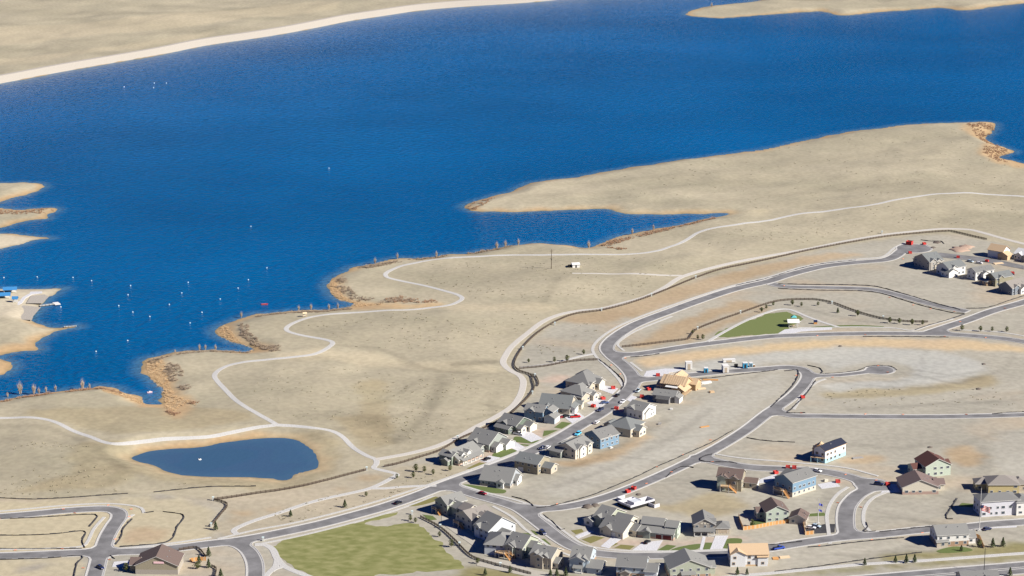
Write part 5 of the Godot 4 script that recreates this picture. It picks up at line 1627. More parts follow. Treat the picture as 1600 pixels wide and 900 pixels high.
func build_vehicles() -> void:
	car("car", "black car driving alone on the main street below the trail junction", "car_black", "car", 622, 787, 640, 780)
	car("car", "dark red car at the kerb opposite the white-gabled corner house", "car_red", "car", 754, 772.5, 764, 775)
	car("suv", "dark blue vehicle on the cul-de-sac street above the left column of houses", "car_navy", "suv", 848, 834, 860, 843)
	car("car", "black car on the wide pale driveway of the arched garage house", "car_black", "car", 1011, 848.5, 1018, 844)
	car("pickup_truck", "bright blue pickup truck beside the timber-roofed white house", "car_blue", "pickup", 1217, 858, 1226, 856.5)
	car("car", "white car with dark windows behind the blue walk-out house", "car_white", "car", 1277, 737, 1286, 739)
	car("suv", "dark vehicle at the street bend beside a red skip", "car_navy", "suv", 1373, 758, 1382, 759)
	car("car", "dark red car in the driveway of the blue house, nearest the house", "car_red", "car", 876, 653, 885, 650.5)
	car("car", "black car between two red cars in the driveway by the blue house", "car_black", "car", 884, 651.5, 893, 649)
	car("pickup_truck", "long red pickup nearest the street in the driveway by the blue house", "car_red2", "pickup", 899, 652.5, 907, 652)
	car("car", "white car parked on the street above the bright blue house", "car_white", "car", 932, 661.5, 940, 656)
	car("pickup_truck", "dark blue pickup with pale load, on the west kerb of the main street", "car_navy", "pickup", 938, 641.5, 930, 647)
	car("pickup_truck", "pale blue pickup at the kerb beside the framed house", "car_paleblue", "pickup", 997, 612, 1006, 605)
	car("car", "white car parked on the east kerb in front of the white house", "car_white", "car", 973, 629, 966, 634)
	car("car", "small blue car at the head of a west row driveway", "car_blue2", "car", 945, 630.5, 952, 630)
	car("van", "white van with a cyan top parked above the dark-gabled house", "car_cyan", "suv", 903, 679.5, 896, 684)
	car("car", "navy car at the kerb next to the olive tan house", "car_navy", "car", 847, 701.5, 841, 704)
	car("car", "white car next to the navy car near the olive tan house", "car_white", "car", 856, 700.5, 861, 697)
	car("pickup_truck", "white pickup on the driveway of the second west row house", "car_white", "pickup", 810, 679.5, 820, 681)
	car("car", "black car in the driveway of the lowest west row house", "car_black", "car", 761, 718.5, 770, 715)
	car("car", "dark car at the kerb by the red skip on the street bend", "car_black", "car", 964, 619, 970, 614)
	car("car", "blue-grey car among the far cluster of houses", "car_paleblue", "car", 1516, 409.5, 1524, 411)
	car("car", "white car among the far cluster of houses, right of the blue-grey one", "car_white", "car", 1530, 412, 1538, 413)
	car("car", "dark car beside the plain taupe-roofed house of the far cluster", "car_black", "car", 1581, 430, 1588, 433)
	car("car", "navy car at the kerb by the white flagpole at the lower right", "car_navy", "car", 1542, 828, 1550, 826)
	car("car", "white car on the dark parking pad, nearest the garage", "car_white", "car", 1267, 826, 1275, 827)
	car("car", "pale blue car on the dark parking pad, beside the white one", "car_paleblue", "car", 1275, 823.5, 1282, 825)
	car("car", "dark blue car at the lower end of the left street", "car_navy", "car", 157, 888, 165, 892)
	# red skips
	var skip := thing("waste_skip", "red skip on the wide verge at the street bend, opposite the framed house", "waste skip", Transform3D.IDENTITY, "red mesh waste skips on the building plots")
	var st := tools()
	for q in [[Vector3(-1.3, 0.1, -1.2), Vector3(1.3, 1.7, -1.08)], [Vector3(-1.3, 0.1, 1.08), Vector3(1.3, 1.7, 1.2)], [Vector3(-1.3, 0.1, -1.08), Vector3(-1.18, 1.7, 1.08)], [Vector3(1.18, 0.1, -1.08), Vector3(1.3, 1.7, 1.08)]]:
		st = tools()
		box(st, q[0], q[1])
		part("side_panel", mesh_of(st), M.skip_red, skip)
	st = tools()
	box(st, Vector3(-1.18, 0.1, -1.08), Vector3(1.18, 1.2, 1.08))
	part("rubbish", mesh_of(st), M.skip_fill, skip)
	for x in [-1.32, 1.2]:
		for z in [-1.22, 1.1]:
			st = tools()
			box(st, Vector3(x, 0, z), Vector3(x + 0.14, 1.85, z + 0.14))
			part("post", mesh_of(st), M.skip_red, skip)
	var spots := [
		[958, 607.5, "red skip on the wide verge at the street bend, opposite the framed house"], [942, 624, "red skip at the end of the fifth west row driveway"], [927, 636, "red skip in front of the wide low house"], [963, 639.5, "red skip between the white house and the street"], [1028, 587.5, "red skip at the upper left corner of the framed house"],
		[1014, 609.5, "orange-red skip left of the framed house, nearest its shadow"], [1003, 621, "red skip below the framed house, above the white roof"], [1254, 622, "lone red skip on the loop street"], [1309, 754, "lone red skip at the driveway of the blue walk-out house"], [1231, 731.5, "left of the two red skips below the navy-roofed house"], [1241, 732, "right of the two red skips below the navy-roofed house"],
		[1212, 740, "red skip at the garage of the blue walk-out house"], [981, 769.5, "left of two red skips on the diagonal street"], [990, 764.5, "right of two red skips on the diagonal street"], [1387, 758, "red skip beside the dark vehicle at the street bend"], [1421, 382, "largest red skip, at the top of the far street end"], [1444, 382, "red skip at the right of the far street end"], [1422, 396, "red skip on the lower kerb of the far street end"], [1497, 403, "red skip in the middle of the far cluster"], [1542, 409, "red skip below the far timber house"], [1593, 405, "red skip by the new white-roofed house"], [1582, 428, "red skip on the street of the far cluster at the right"],
	]
	for k in spots.size():
		var at := spot(spots[k][0], spots[k][1])
		at.y = 0.06
		var size := 1.5 if k == 15 else 0.8
		var t := Transform3D(Basis(Vector3.UP, rng.randf_range(-0.6, 0.6)) * Basis.from_scale(Vector3(size, minf(size, 1.4), size)), at)
		if k == 0:
			skip.transform = t
		else:
			copy(skip, spots[k][2], t)
	# orange kerb bags
	var bag := thing("kerb_bag", "small orange sediment bag lying at a street kerb", "sediment bag", Transform3D.IDENTITY, "orange sediment bags along the kerbs")
	st = tools()
	bar(st, Vector3(-0.9, 0.22, 0), Vector3(0.9, 0.22, 0), 0.24, 0.24, 8)
	part("bag", mesh_of(st), M.orange, bag)
	st = tools()
	for x in [-0.92, 0.86]:
		box(st, Vector3(x, 0.05, -0.1), Vector3(x + 0.06, 0.4, 0.1))
	part("tie", mesh_of(st), M.silt, bag)
	var bags := [1277, 525, 1352, 523.5, 1476, 526, 1570, 482, 1500, 503, 1454, 483, 1491, 487, 1427, 477, 1390, 465, 1301, 590, 1372, 572, 1387, 582, 1252, 646, 1352, 647.5, 1411, 648, 1510, 648, 1244, 587, 1540, 528, 1309, 786, 1345, 793, 1321, 742, 1369, 751, 1441, 833, 1280, 853, 1362, 844, 870, 788, 1010, 756, 1049, 738, 1067, 711, 1110, 688, 1026, 730, 99, 796, 117, 802, 169, 790, 205, 796, 202, 808, 24, 860, 97, 858, 1, 811, 171, 875, 130, 888, 180, 843, 955, 571, 969, 585, 1113, 722, 934, 641, 880, 640, 977, 560, 1225, 447, 1411, 405]
	var streets := ["main street", "hooked street", "far right street", "park street", "loop street", "short cul-de-sac", "straight street", "lower right street", "curving side street", "driveway stub", "lower left street", "street beside the green field", "wide road"]
	var lines: Array[PackedVector2Array] = []
	for r in roads:
		lines.append(smooth(flat_line(r[1]), 6.0))
	var sorted := []
	for i in range(0, bags.size(), 2):
		var p := spot(bags[i], bags[i + 1])
		var best := 1e9
		var street := 0
		for n in lines.size():
			for q in lines[n]:
				if q.distance_to(Vector2(p.x, p.z)) < best:
					best = q.distance_to(Vector2(p.x, p.z))
					street = n
		sorted.append([street, bags[i], bags[i + 1]])
	sorted.sort_custom(func(a, b): return a[0] < b[0] or (a[0] == b[0] and a[1] < b[1]))
	bags = []
	var called := []
	var nth := ["first", "second", "third", "fourth", "fifth", "sixth", "seventh", "eighth", "ninth", "tenth", "eleventh", "twelfth", "thirteenth"]
	var run := 0
	for i in sorted.size():
		run = run + 1 if i > 0 and sorted[i][0] == sorted[i - 1][0] else 0
		bags.append_array([sorted[i][1], sorted[i][2]])
		called.append("small orange sediment bag along the %s, %s counted from the left" % [streets[sorted[i][0]], nth[run]])
	bag.set_meta("label", called[0])
	for i in range(0, bags.size(), 2):
		var at := spot(bags[i], bags[i + 1])
		at.y = 0.08
		var t := Transform3D(Basis(Vector3.UP, rng.randf_range(-0.5, 0.9)) * Basis.from_scale(Vector3(0.7, 0.8, 0.8)), at)
		if i == 0:
			bag.transform = t
		else:
			copy(bag, called[i / 2], t)
	# site gear beside the framed house
	var gear := [["white", 1076, 577, "tall white box container beside the framed house", 3.6, 4.4, 3.0], ["blue_toilet", 1103, 582, "blue portable toilet on the pale yard, alone", 2.2, 2.8, 2.2], ["white", 1133, 581, "white box truck body on the pale yard", 3.2, 4.0, 5.0], ["white", 1139, 566, "long low white trailer behind the white box truck", 7.0, 1.8, 2.4], ["blue_toilet", 1164, 575, "left of the two blue portable cabins on the pale yard", 2.6, 3.2, 2.4], ["blue_toilet2", 1173, 573, "right, paler of the two blue portable cabins on the pale yard", 1.8, 2.4, 2.0], ["lumber_orange", 1178, 573, "orange box beside the blue cabins", 1.0, 1.2, 1.0], ["tyre", 1150, 573, "dark compressor between the trailer and the blue cabins", 1.8, 1.4, 1.4]]
	for q in gear:
		var at := spot(q[1], q[2])
		var o := thing("site_cabin", q[3], "site cabin", Transform3D(Basis(Vector3.UP, 0.12), at))
		var w: float = q[4] / 2
		var d: float = q[6] / 2
		st = tools()
		box(st, Vector3(-w, 0.25, -d), Vector3(w, q[5], d))
		part("shell", mesh_of(st), M[q[0]], o)
		st = tools()
		box(st, Vector3(-w - 0.1, q[5], -d - 0.1), Vector3(w + 0.1, q[5] + 0.14, d + 0.1))
		part("roof", mesh_of(st), M.white if q[0] != "tyre" else M.tyre, o)
		st = tools()
		box(st, Vector3(-w * 0.5, 0.35, d), Vector3(w * 0.4, q[5] * 0.8, d + 0.05))
		part("door", mesh_of(st), M.door_tan if q[0] == "white" else M.near_black, o)
		for s in [-1, 1]:
			st = tools()
			box(st, Vector3(s * w * 0.8 - 0.15, 0, -d), Vector3(s * w * 0.8 + 0.15, 0.25, d))
			part("skid", mesh_of(st), M.tyre, o)
	# stacks of boards
	var piles := [[1103, 599, "pale white wrapped stack of boards beside the framed house", "white", 7.0, 1.0, 2.0], [1110, 594, "long orange stack of timber behind the wrapped stack", "lumber_orange", 9.0, 0.5, 1.6], [1096, 608, "yellow timber stack below the wrapped stack", "lumber_pale", 5.0, 0.6, 1.6], [1112, 613, "small mixed timber heap at the end of the board stacks", "lumber", 3.0, 0.8, 2.2], [1082, 597, "pink-orange timber stack against the framed house", "lumber_orange", 4.0, 0.6, 4.0], [1095, 600, "pink board stack between the framed house and the wrapped stack", "lumber", 3.4, 0.4, 2.0], [1226, 871, "scattered pale timber beside the timber-roofed house", "lumber_pale", 5.0, 0.4, 2.4], [1212, 873, "pink timber stack beside the timber-roofed house", "lumber_orange", 3.0, 0.4, 3.0], [1560, 412, "pale boards below the far timber house", "lumber_pale", 7.0, 0.5, 3.0], [1282, 697, "orange timber pile behind the navy-roofed house", "lumber_orange", 5.0, 1.0, 2.0], [936, 617, "two pale pallets of blocks on the west row verge", "white", 2.6, 0.9, 2.2], [986, 641, "small tan board stack by the white house", "lumber", 2.4, 0.5, 1.4], [1049, 640, "pale wrapped pallet on the bare lot below the unfinished grey house", "white", 1.8, 0.8, 1.4], [1101, 667, "low orange boards alone on the east lot", "lumber_orange", 6.0, 0.3, 1.4], [1031, 663, "grey pallet behind the slate-roofed house", "silt_pale", 2.0, 0.8, 1.6], [1290, 752, "pale pallet beside the blue walk-out house driveway", "cream", 2.2, 1.2, 1.6], [955, 700, "white pallet behind the bright blue house", "white", 2.0, 0.7, 1.4], [1340, 716, "grey rubble boards right of the navy-roofed house", "silt_pale", 6.0, 0.5, 2.0]]
	for q in piles:
		var at := spot(q[0], q[1])
		var o := thing("timber_stack", q[2], "timber stack", Transform3D(Basis(Vector3.UP, rng.randf_range(-0.1, 0.5)), at))
		for layer in 2:
			for k in 4:
				st = tools()
				var z: float = -q[6] / 2 + k * q[6] / 4
				box(st, Vector3(-q[4] / 2 + rng.randf_range(0, 0.5), layer * q[5] / 2, z), Vector3(q[4] / 2 - rng.randf_range(0, 0.7), (layer + 0.94) * q[5] / 2, z + q[6] / 4 - 0.06))
				part("plank", mesh_of(st), M[q[3]], o)


# ------------------------------------------------------------------ plants
func leafy(n: int, wide: float, high: float, size: float, cone: bool, sd: int) -> ArrayMesh:
	var r := RandomNumberGenerator.new()
	r.seed = sd
	var st := tools()
	for k in n:
		var y := r.randf()
		var spread := (1.0 - y) * 0.95 + 0.08 if cone else sqrt(maxf(0.0, 1.0 - pow(y * 2.0 - 1.0, 2.0))) * (0.8 + 0.3 * sin(k * 1.3))
		var a := r.randf() * TAU
		var d := sqrt(r.randf()) * spread * wide * 0.5
		var c := Vector3(cos(a) * d, y * high, sin(a) * d)
		var u := Vector3(r.randf_range(-1, 1), r.randf_range(-0.6, 0.6), r.randf_range(-1, 1)).normalized() * size * r.randf_range(0.6, 1.3)
		var v := u.cross(Vector3(r.randf_range(-1, 1), r.randf_range(-1, 1), r.randf_range(-1, 1))).normalized() * size * r.randf_range(0.4, 0.9)
		tri(st, c - u, c + v, c + u)
		tri(st, c - u, c + u, c - v)
	return mesh_of(st)


func twigs(n: int, wide: float, high: float, thick: float, sd: int) -> ArrayMesh:
	var r := RandomNumberGenerator.new()
	r.seed = sd
	var st := tools()
	for k in n:
		var a := r.randf() * TAU
		var out := r.randf() * wide * 0.5
		var foot := Vector3(cos(a), 0, sin(a)) * out * 0.35 + Vector3(0, r.randf() * high * 0.3, 0)
		var tip := Vector3(cos(a + r.randf_range(-0.5, 0.5)) * out, high * r.randf_range(0.5, 1.0) * (1.0 - 0.4 * out / wide), sin(a) * out)
		var s := Vector3(r.randf_range(-1, 1), 0, r.randf_range(-1, 1)).normalized() * thick
		tri(st, foot - s, tip, foot + s)
		var mid := foot.lerp(tip, 0.5)
		for q in 2:
			var tw := mid + Vector3(r.randf_range(-1, 1), r.randf_range(0.2, 1), r.randf_range(-1, 1)) * wide * 0.22
			tri(st, mid - s * 0.7, tw, mid + s * 0.7)
	return mesh_of(st)


func scatter(called: String, label: String, category: String, mesh: Mesh, material: Material, places: Array) -> void:
	var mm := MultiMesh.new()
	mm.transform_format = MultiMesh.TRANSFORM_3D
	mm.mesh = mesh
	mm.instance_count = places.size()
	for i in places.size():
		mm.set_instance_transform(i, places[i])
	var o := MultiMeshInstance3D.new()
	o.name = numbered(called)
	o.multimesh = mm
	o.material_override = material
	add_child(o, true)
	tag(o, label, category, "", "stuff")


func within(p: PackedVector2Array, n: int) -> PackedVector2Array:
	var b := Rect2(p[0], Vector2.ZERO)
	for q in p:
		b = b.expand(q)
	var out := PackedVector2Array()
	var tries := 0
	while out.size() < n and tries < n * 30:
		tries += 1
		var q := Vector2(rng.randf_range(b.position.x, b.end.x), rng.randf_range(b.position.y, b.end.y))
		if Geometry2D.is_point_in_polygon(q, p):
			out.append(q)
	return out


func build_plants() -> void:
	# [x, y, high, label tail]
	var firs := [
		[337, 828, 4.2, "dark young fir alone on the bare verge beside the bent fence"], [326, 869, 4.4, "young fir behind the sales house garden fence"], [311, 880, 4.0, "young fir left of the sales house garden fence"], [326, 887, 4.2, "grey-green young fir right of the sales house garden"], [345, 902, 4.0, "young fir at the bottom edge right of the sales house"],
		[539, 793, 4.0, "dark young fir alone between the concrete trail and the main street"], [454, 807, 3.4, "small dark fir low on the verge between trail and main street"], [1351, 883, 3.4, "lone round fir on the white path verge at the lower right"], [1399, 879, 3.4, "leftmost of three firs by the white path at the lower right"], [1416, 879.5, 4.0, "middle and tallest of three firs by the white path"], [1429, 878.5, 3.8, "rightmost of three firs by the white path"],
		[1551, 855, 4.4, "left fir of the pair by the orange corner fence"], [1567, 854, 4.4, "right fir of the pair by the orange corner fence"], [1502, 861, 3.0, "small fir in front of the white and tan house"], [1578, 900, 4.0, "fir cut by the bottom edge below the wide road"], [1309, 489, 3.4, "dark fir alone under the crest of the park fence"], [797, 895, 3.4, "young fir at the bottom edge below the olive fence corner"], [758, 899, 3.4, "young fir at the bottom edge near the field fence end"], [860, 900, 3.4, "left of three firs at the bottom edge"], [870, 900, 3.6, "middle of three firs at the bottom edge"], [884, 900, 4.0, "right of three firs at the bottom edge"], [1152, 898, 3.6, "dark fir below the timber-roofed house"], [1167, 898, 3.0, "smaller dark fir below the timber-roofed house, on the right"],
	]
	var proto := thing("fir_tree", firs[0][3], "fir tree", Transform3D.IDENTITY, "young firs of the estate")
	part("crown", leafy(380, 2.6, 3.7, 0.26, true, 3), M.fir, proto, Transform3D(Basis.IDENTITY, Vector3(0, 0.35, 0)))
	var st := tools()
	bar(st, Vector3.ZERO, Vector3(0, 3.2, 0), 0.11, 0.03)
	part("trunk", mesh_of(st), M.bark, proto)
	for k in firs.size():
		var s: float = firs[k][2] / 4.0
		var t := Transform3D(Basis(Vector3.UP, k * 1.7) * Basis.from_scale(Vector3(s, s, s)), land(firs[k][0], firs[k][1]))
		if k == 0:
			proto.transform = t
		else:
			copy(proto, firs[k][3], t)
	var trees := [
		[646, 747, "thin young tree by the short straight path, nearest the fence"], [620, 748, "small young tree at the kink of the trail"], [572, 776, "small thin tree above the trail on the main street verge"], [650, 737, "left bushy tree beside the lowest west row house"], [663, 738, "right bushy tree beside the lowest west row house"], [703, 736, "bushy tree in front of the lowest west row house"], [677, 742, "dark slim tree left of the lowest west row house"], [641, 814, "left shrubby tree at the top corner of the green field"], [649, 817, "right shrubby tree at the top corner of the green field"], [687, 839, "young tree half way down the green field fence"], [705, 855, "young tree low beside the green field fence"], [746, 881, "young tree at the lower end of the green field"],
		[309, 889, "broad green bush in the sales house garden"], [197, 893, "green bush left of the sales house"], [232, 893, "small bush in front of the sales house wall"], [1082, 522, "bushy tree at the corner of the park fence"], [1090, 530, "bushy tree on the street below the park fence corner"], [1098, 531, "second bushy tree on the street below the park fence corner"], [1190, 488, "small tree on the rising park fence, left"], [1197, 483, "small tree on the rising park fence, right"], [1208, 478, "small tree on the park fence before its crest"], [1238, 477, "first of the trees under the park fence crest"], [1252, 479, "second of the trees under the park fence crest"], [1278, 478, "third of the trees under the park fence crest"], [1340, 494, "tree on the falling part of the park fence"], [1390, 505, "tree near the end of the park fence, left"], [1405, 506, "tree near the end of the park fence, middle"], [1425, 508, "tree near the end of the park fence, right"], [1441, 508, "last tree of the park fence"], [1503, 517, "first of four trees by the right-hand park street"], [1532, 518, "second of four trees by the right-hand park street"], [1550, 518, "third of four trees by the right-hand park street"], [1573, 519, "last of four trees by the right-hand park street"], [826, 567, "first small tree along the narrow walk by the long fence"], [866, 566, "second small tree along the narrow walk"], [886, 565, "third small tree along the narrow walk"], [912, 554, "young tree beside the pavement at the street bend"], [1175, 823, "small bush inside the orange timber fence"], [1530, 855, "bush right of the white and tan house"],
	]
	var t0 := thing("young_tree", trees[0][2], "young tree", Transform3D.IDENTITY, "young leafy trees of the estate")
	part("crown", leafy(240, 2.6, 2.6, 0.24, false, 8), M.leaf, t0, Transform3D(Basis.IDENTITY, Vector3(0, 0.7, 0)))
	st = tools()
	bar(st, Vector3.ZERO, Vector3(0, 2.0, 0), 0.09, 0.04)
	bar(st, Vector3(0, 1.0, 0), Vector3(0.6, 2.0, 0.2), 0.05, 0.02)
	bar(st, Vector3(0, 1.2, 0), Vector3(-0.5, 2.1, -0.3), 0.05, 0.02)
	part("trunk", mesh_of(st), M.bark, t0)
	for k in trees.size():
		var s := rng.randf_range(0.75, 1.25)
		var t := Transform3D(Basis(Vector3.UP, k * 2.1) * Basis.from_scale(Vector3(s * (1.8 if k == 12 else 1.0), s, s)), land(trees[k][0], trees[k][1]))
		if k == 0:
			t0.transform = t
		else:
			copy(t0, trees[k][2], t)
	# bare trees standing along the shore
	var bare := [[32, 618, 8.2, "tallest bare tree at the lower left shore"], [53, 617, 6.5, "second bare tree from the left on the lower left shore"], [12, 622, 3.5, "low bare tree at the left edge shore"], [61, 616, 4.0, "small bare tree right of the tall pair at the lower left shore"], [72, 614, 4.0, "bare tree in the middle of the lower left shore"], [87, 612, 4.0, "slim bare tree on the lower left shore"], [129, 609, 6.5, "dense bare tree where the lower left shore rises"], [140, 608, 3.4, "small bare tree at the right end of the lower left shore"], [312, 548, 4.2, "left bare tree on the middle headland"], [321, 547, 3.6, "second bare tree on the middle headland"], [337, 548, 4.0, "right bare tree on the middle headland"], [274, 553, 3.0, "small bare tree at the tip of the middle headland"], [377, 497, 4.5, "bare tree behind the middle cove, left"], [467, 486, 4.0, "bare tree above the trail bend, left"], [486, 485, 4.5, "bare tree above the trail bend, right"], [514, 484, 4.0, "bare tree at the mouth of the upper cove"], [528, 483, 4.0, "bare tree beside the upper cove mouth, right"], [586, 413, 5.0, "bare tree on the upper headland tip"], [621, 405, 4.5, "bare tree on the upper headland, middle"], [682, 402, 4.5, "bare tree on the upper headland, right of the path bend"], [776, 390, 6.0, "left of the tall bare trees before the narrow inlet"], [790, 387, 5.5, "right of the tall bare trees before the narrow inlet"], [810, 384, 5.0, "bare tree at the mouth of the narrow inlet"], [920, 389, 6.0, "bare tree at the notch of the narrow inlet"], [988, 367, 5.0, "bare tree on the lower bank of the narrow inlet"], [1021, 360, 4.5, "bare tree further up the narrow inlet"], [1112, 12, 6.0, "bare tree on the far point"]]
	var b0 := thing("bare_tree", bare[0][3], "bare tree", Transform3D.IDENTITY, "leafless trees along the shore")
	part("crown", twigs(230, 3.0, 5.2, 0.03, 5), M.twig, b0, Transform3D(Basis.IDENTITY, Vector3(0, 0.5, 0)))
	st = tools()
	bar(st, Vector3(0, -0.3, 0), Vector3(0.1, 3.0, 0), 0.1, 0.02)
	bar(st, Vector3(0, 0.8, 0), Vector3(0.8, 3.0, 0.4), 0.08, 0.02)
	bar(st, Vector3(0, 0.6, 0), Vector3(-0.7, 2.8, -0.5), 0.08, 0.02)
	part("trunk", mesh_of(st), M.twig, b0)
	for k in bare.size():
		var s: float = bare[k][2] / 4.8
		var t := Transform3D(Basis(Vector3.UP, k * 2.4) * Basis.from_scale(Vector3(s * 0.85, s, s * 0.85)), land(bare[k][0], bare[k][1]))
		if k == 0:
			b0.transform = t
		else:
			copy(b0, bare[k][3], t)
	# brush and reeds along the banks
	var brush := twigs(50, 2.4, 1.3, 0.028, 11)
	var reed := twigs(60, 2.2, 0.5, 0.03, 12)
	var beds := [
		["dense brown brush on the slope of the lower cove", "brush", [262, 570, 280, 572, 292, 592, 300, 610, 285, 612, 268, 596, 255, 580], 130], ["dark brush behind the middle cove", "brush", [375, 512, 388, 510, 396, 526, 410, 540, 440, 545, 455, 552, 425, 553, 400, 540, 376, 525], 130], ["grey brush round the upper cove", "brush", [525, 436, 540, 428, 545, 450, 560, 462, 600, 466, 640, 464, 650, 470, 590, 474, 550, 468, 528, 450], 170], ["rusty brush above the trail by the upper cove", "brush_red", [600, 464, 640, 462, 680, 468, 684, 474, 640, 474, 605, 472], 70],
		["orange reeds in the lower cove", "reed", [226, 566, 240, 558, 256, 566, 262, 590, 275, 620, 296, 628, 270, 650, 258, 640, 256, 612, 236, 590], 260], ["orange reeds on the left bank of the lower cove", "reed", [160, 606, 200, 615, 222, 623, 226, 630, 190, 622, 160, 612], 90], ["orange reeds round the middle cove", "reed", [339, 516, 350, 507, 360, 516, 372, 530, 396, 543, 398, 549, 372, 538, 348, 528], 140], ["orange reeds round the upper cove", "reed", [514, 442, 522, 434, 528, 446, 536, 462, 560, 470, 600, 476, 560, 477, 535, 470, 518, 457], 170], ["rusty brush in the gully below the lower cove", "brush_red", [258, 648, 285, 636, 312, 630, 300, 642, 272, 655], 70],
		["brown brush on the far right headland", "brush_red", [1510, 196, 1550, 192, 1555, 200, 1540, 215, 1552, 226, 1580, 236, 1560, 246, 1595, 262, 1560, 256, 1535, 240, 1542, 226, 1525, 212], 240], ["brush fringe on the upper headland shore", "brush", [555, 416, 620, 405, 700, 398, 760, 391, 800, 384, 800, 387, 760, 394, 700, 401, 620, 409, 560, 421], 260], ["rusty brush on the lower bank of the narrow inlet", "brush_red", [935, 383, 960, 373, 1010, 362, 1060, 353, 1120, 340, 1120, 344, 1060, 357, 1000, 370, 955, 384], 160], ["rusty hollow of brush beside the shore trail", "brush_red", [950, 388, 980, 389, 1005, 391, 975, 392, 950, 391], 40], ["brush fringe along the lower left shore", "brush_red", [0, 626, 40, 619, 100, 612, 150, 604, 190, 611, 190, 614, 150, 607, 100, 615, 40, 623, 0, 630], 150], ["brush fringe on the middle headland", "brush", [232, 563, 265, 553, 330, 548, 390, 549, 390, 551, 330, 550, 268, 556, 240, 568], 90], ["brush fringe above the trail bend", "brush", [400, 493, 440, 488, 500, 485, 550, 480, 550, 483, 500, 488, 440, 491, 400, 496], 110], ["brush on the left spit", "brush_red", [0, 326, 40, 328, 60, 326, 86, 326, 80, 332, 40, 334, 0, 334], 90], ["brush on the tip of the long spit", "brush_red", [728, 322, 752, 313, 775, 310, 760, 320, 740, 328], 60],
	]
	var swirl := FastNoiseLite.new()
	swirl.frequency = 0.035
	for q in beds:
		var places := []
		for p in within(flat_line(q[2]), int(q[3] * (2.6 if q[1] == "reed" else 3.2))):
			var y := height(p.x, p.y)
			if y > WATER - 0.15 and (q[1] == "reed" or swirl.get_noise_2d(p.x, p.y) > -0.2):
				var s := rng.randf_range(0.35, 0.85) + pow(rng.randf(), 4.0) * 0.9
				places.append(Transform3D(Basis(Vector3.UP, rng.randf() * TAU) * Basis.from_scale(Vector3(s, s * rng.randf_range(0.7, 1.2), s)), Vector3(p.x, y - 0.1, p.y)))
		if places:
			scatter("brush" if q[1] != "reed" else "reeds", q[0], "brush" if q[1] != "reed" else "reeds", reed if q[1] == "reed" else brush, M[q[1]], places)
	# low sage tufts spread over the prairie
	var tuft := leafy(14, 1.3, 0.3, 0.24, false, 31)
	var tufts := []
	var thick := FastNoiseLite.new()
	thick.frequency = 0.02
	thick.seed = 77
	for area in [[[345, 600, 430, 575, 620, 580, 780, 590, 790, 640, 620, 700, 520, 665, 430, 655], 900], [[460, 505, 520, 500, 720, 485, 850, 490, 790, 540, 770, 565, 540, 550, 525, 530], 700], [[620, 430, 640, 415, 860, 405, 1040, 405, 1060, 425, 1000, 460, 860, 478, 730, 470, 700, 450], 700], [[0, 690, 130, 700, 190, 730, 300, 760, 200, 770, 0, 774], 500], [[840, 320, 950, 280, 1100, 250, 1300, 215, 1500, 200, 1530, 240, 1590, 265, 1590, 295, 1480, 298, 1300, 322, 1200, 325], 900], [[1100, 370, 1300, 335, 1500, 310, 1600, 320, 1600, 370, 1500, 352, 1300, 372, 1120, 410], 600], [[420, 800, 560, 765, 680, 740, 720, 738, 600, 780, 450, 820], 220], [[840, 540, 900, 505, 940, 500, 920, 545, 840, 562], 160], [[1260, 600, 1500, 610, 1590, 600, 1590, 635, 1300, 640], 160]]:
		for p in within(flat_line(area[0]), area[1]):
			if thick.get_noise_2d(p.x, p.y) + rng.randf_range(-0.5, 0.5) > 0.22:
				var s := rng.randf_range(0.5, 1.3)
				tufts.append(Transform3D(Basis(Vector3.UP, rng.randf() * TAU) * Basis.from_scale(Vector3(s, s, s)), Vector3(p.x, height(p.x, p.y) - 0.05, p.y)))
	scatter("undergrowth", "low grey-green sage tufts dotted over the dry prairie", "undergrowth", tuft, M.sage_tuft, tufts)


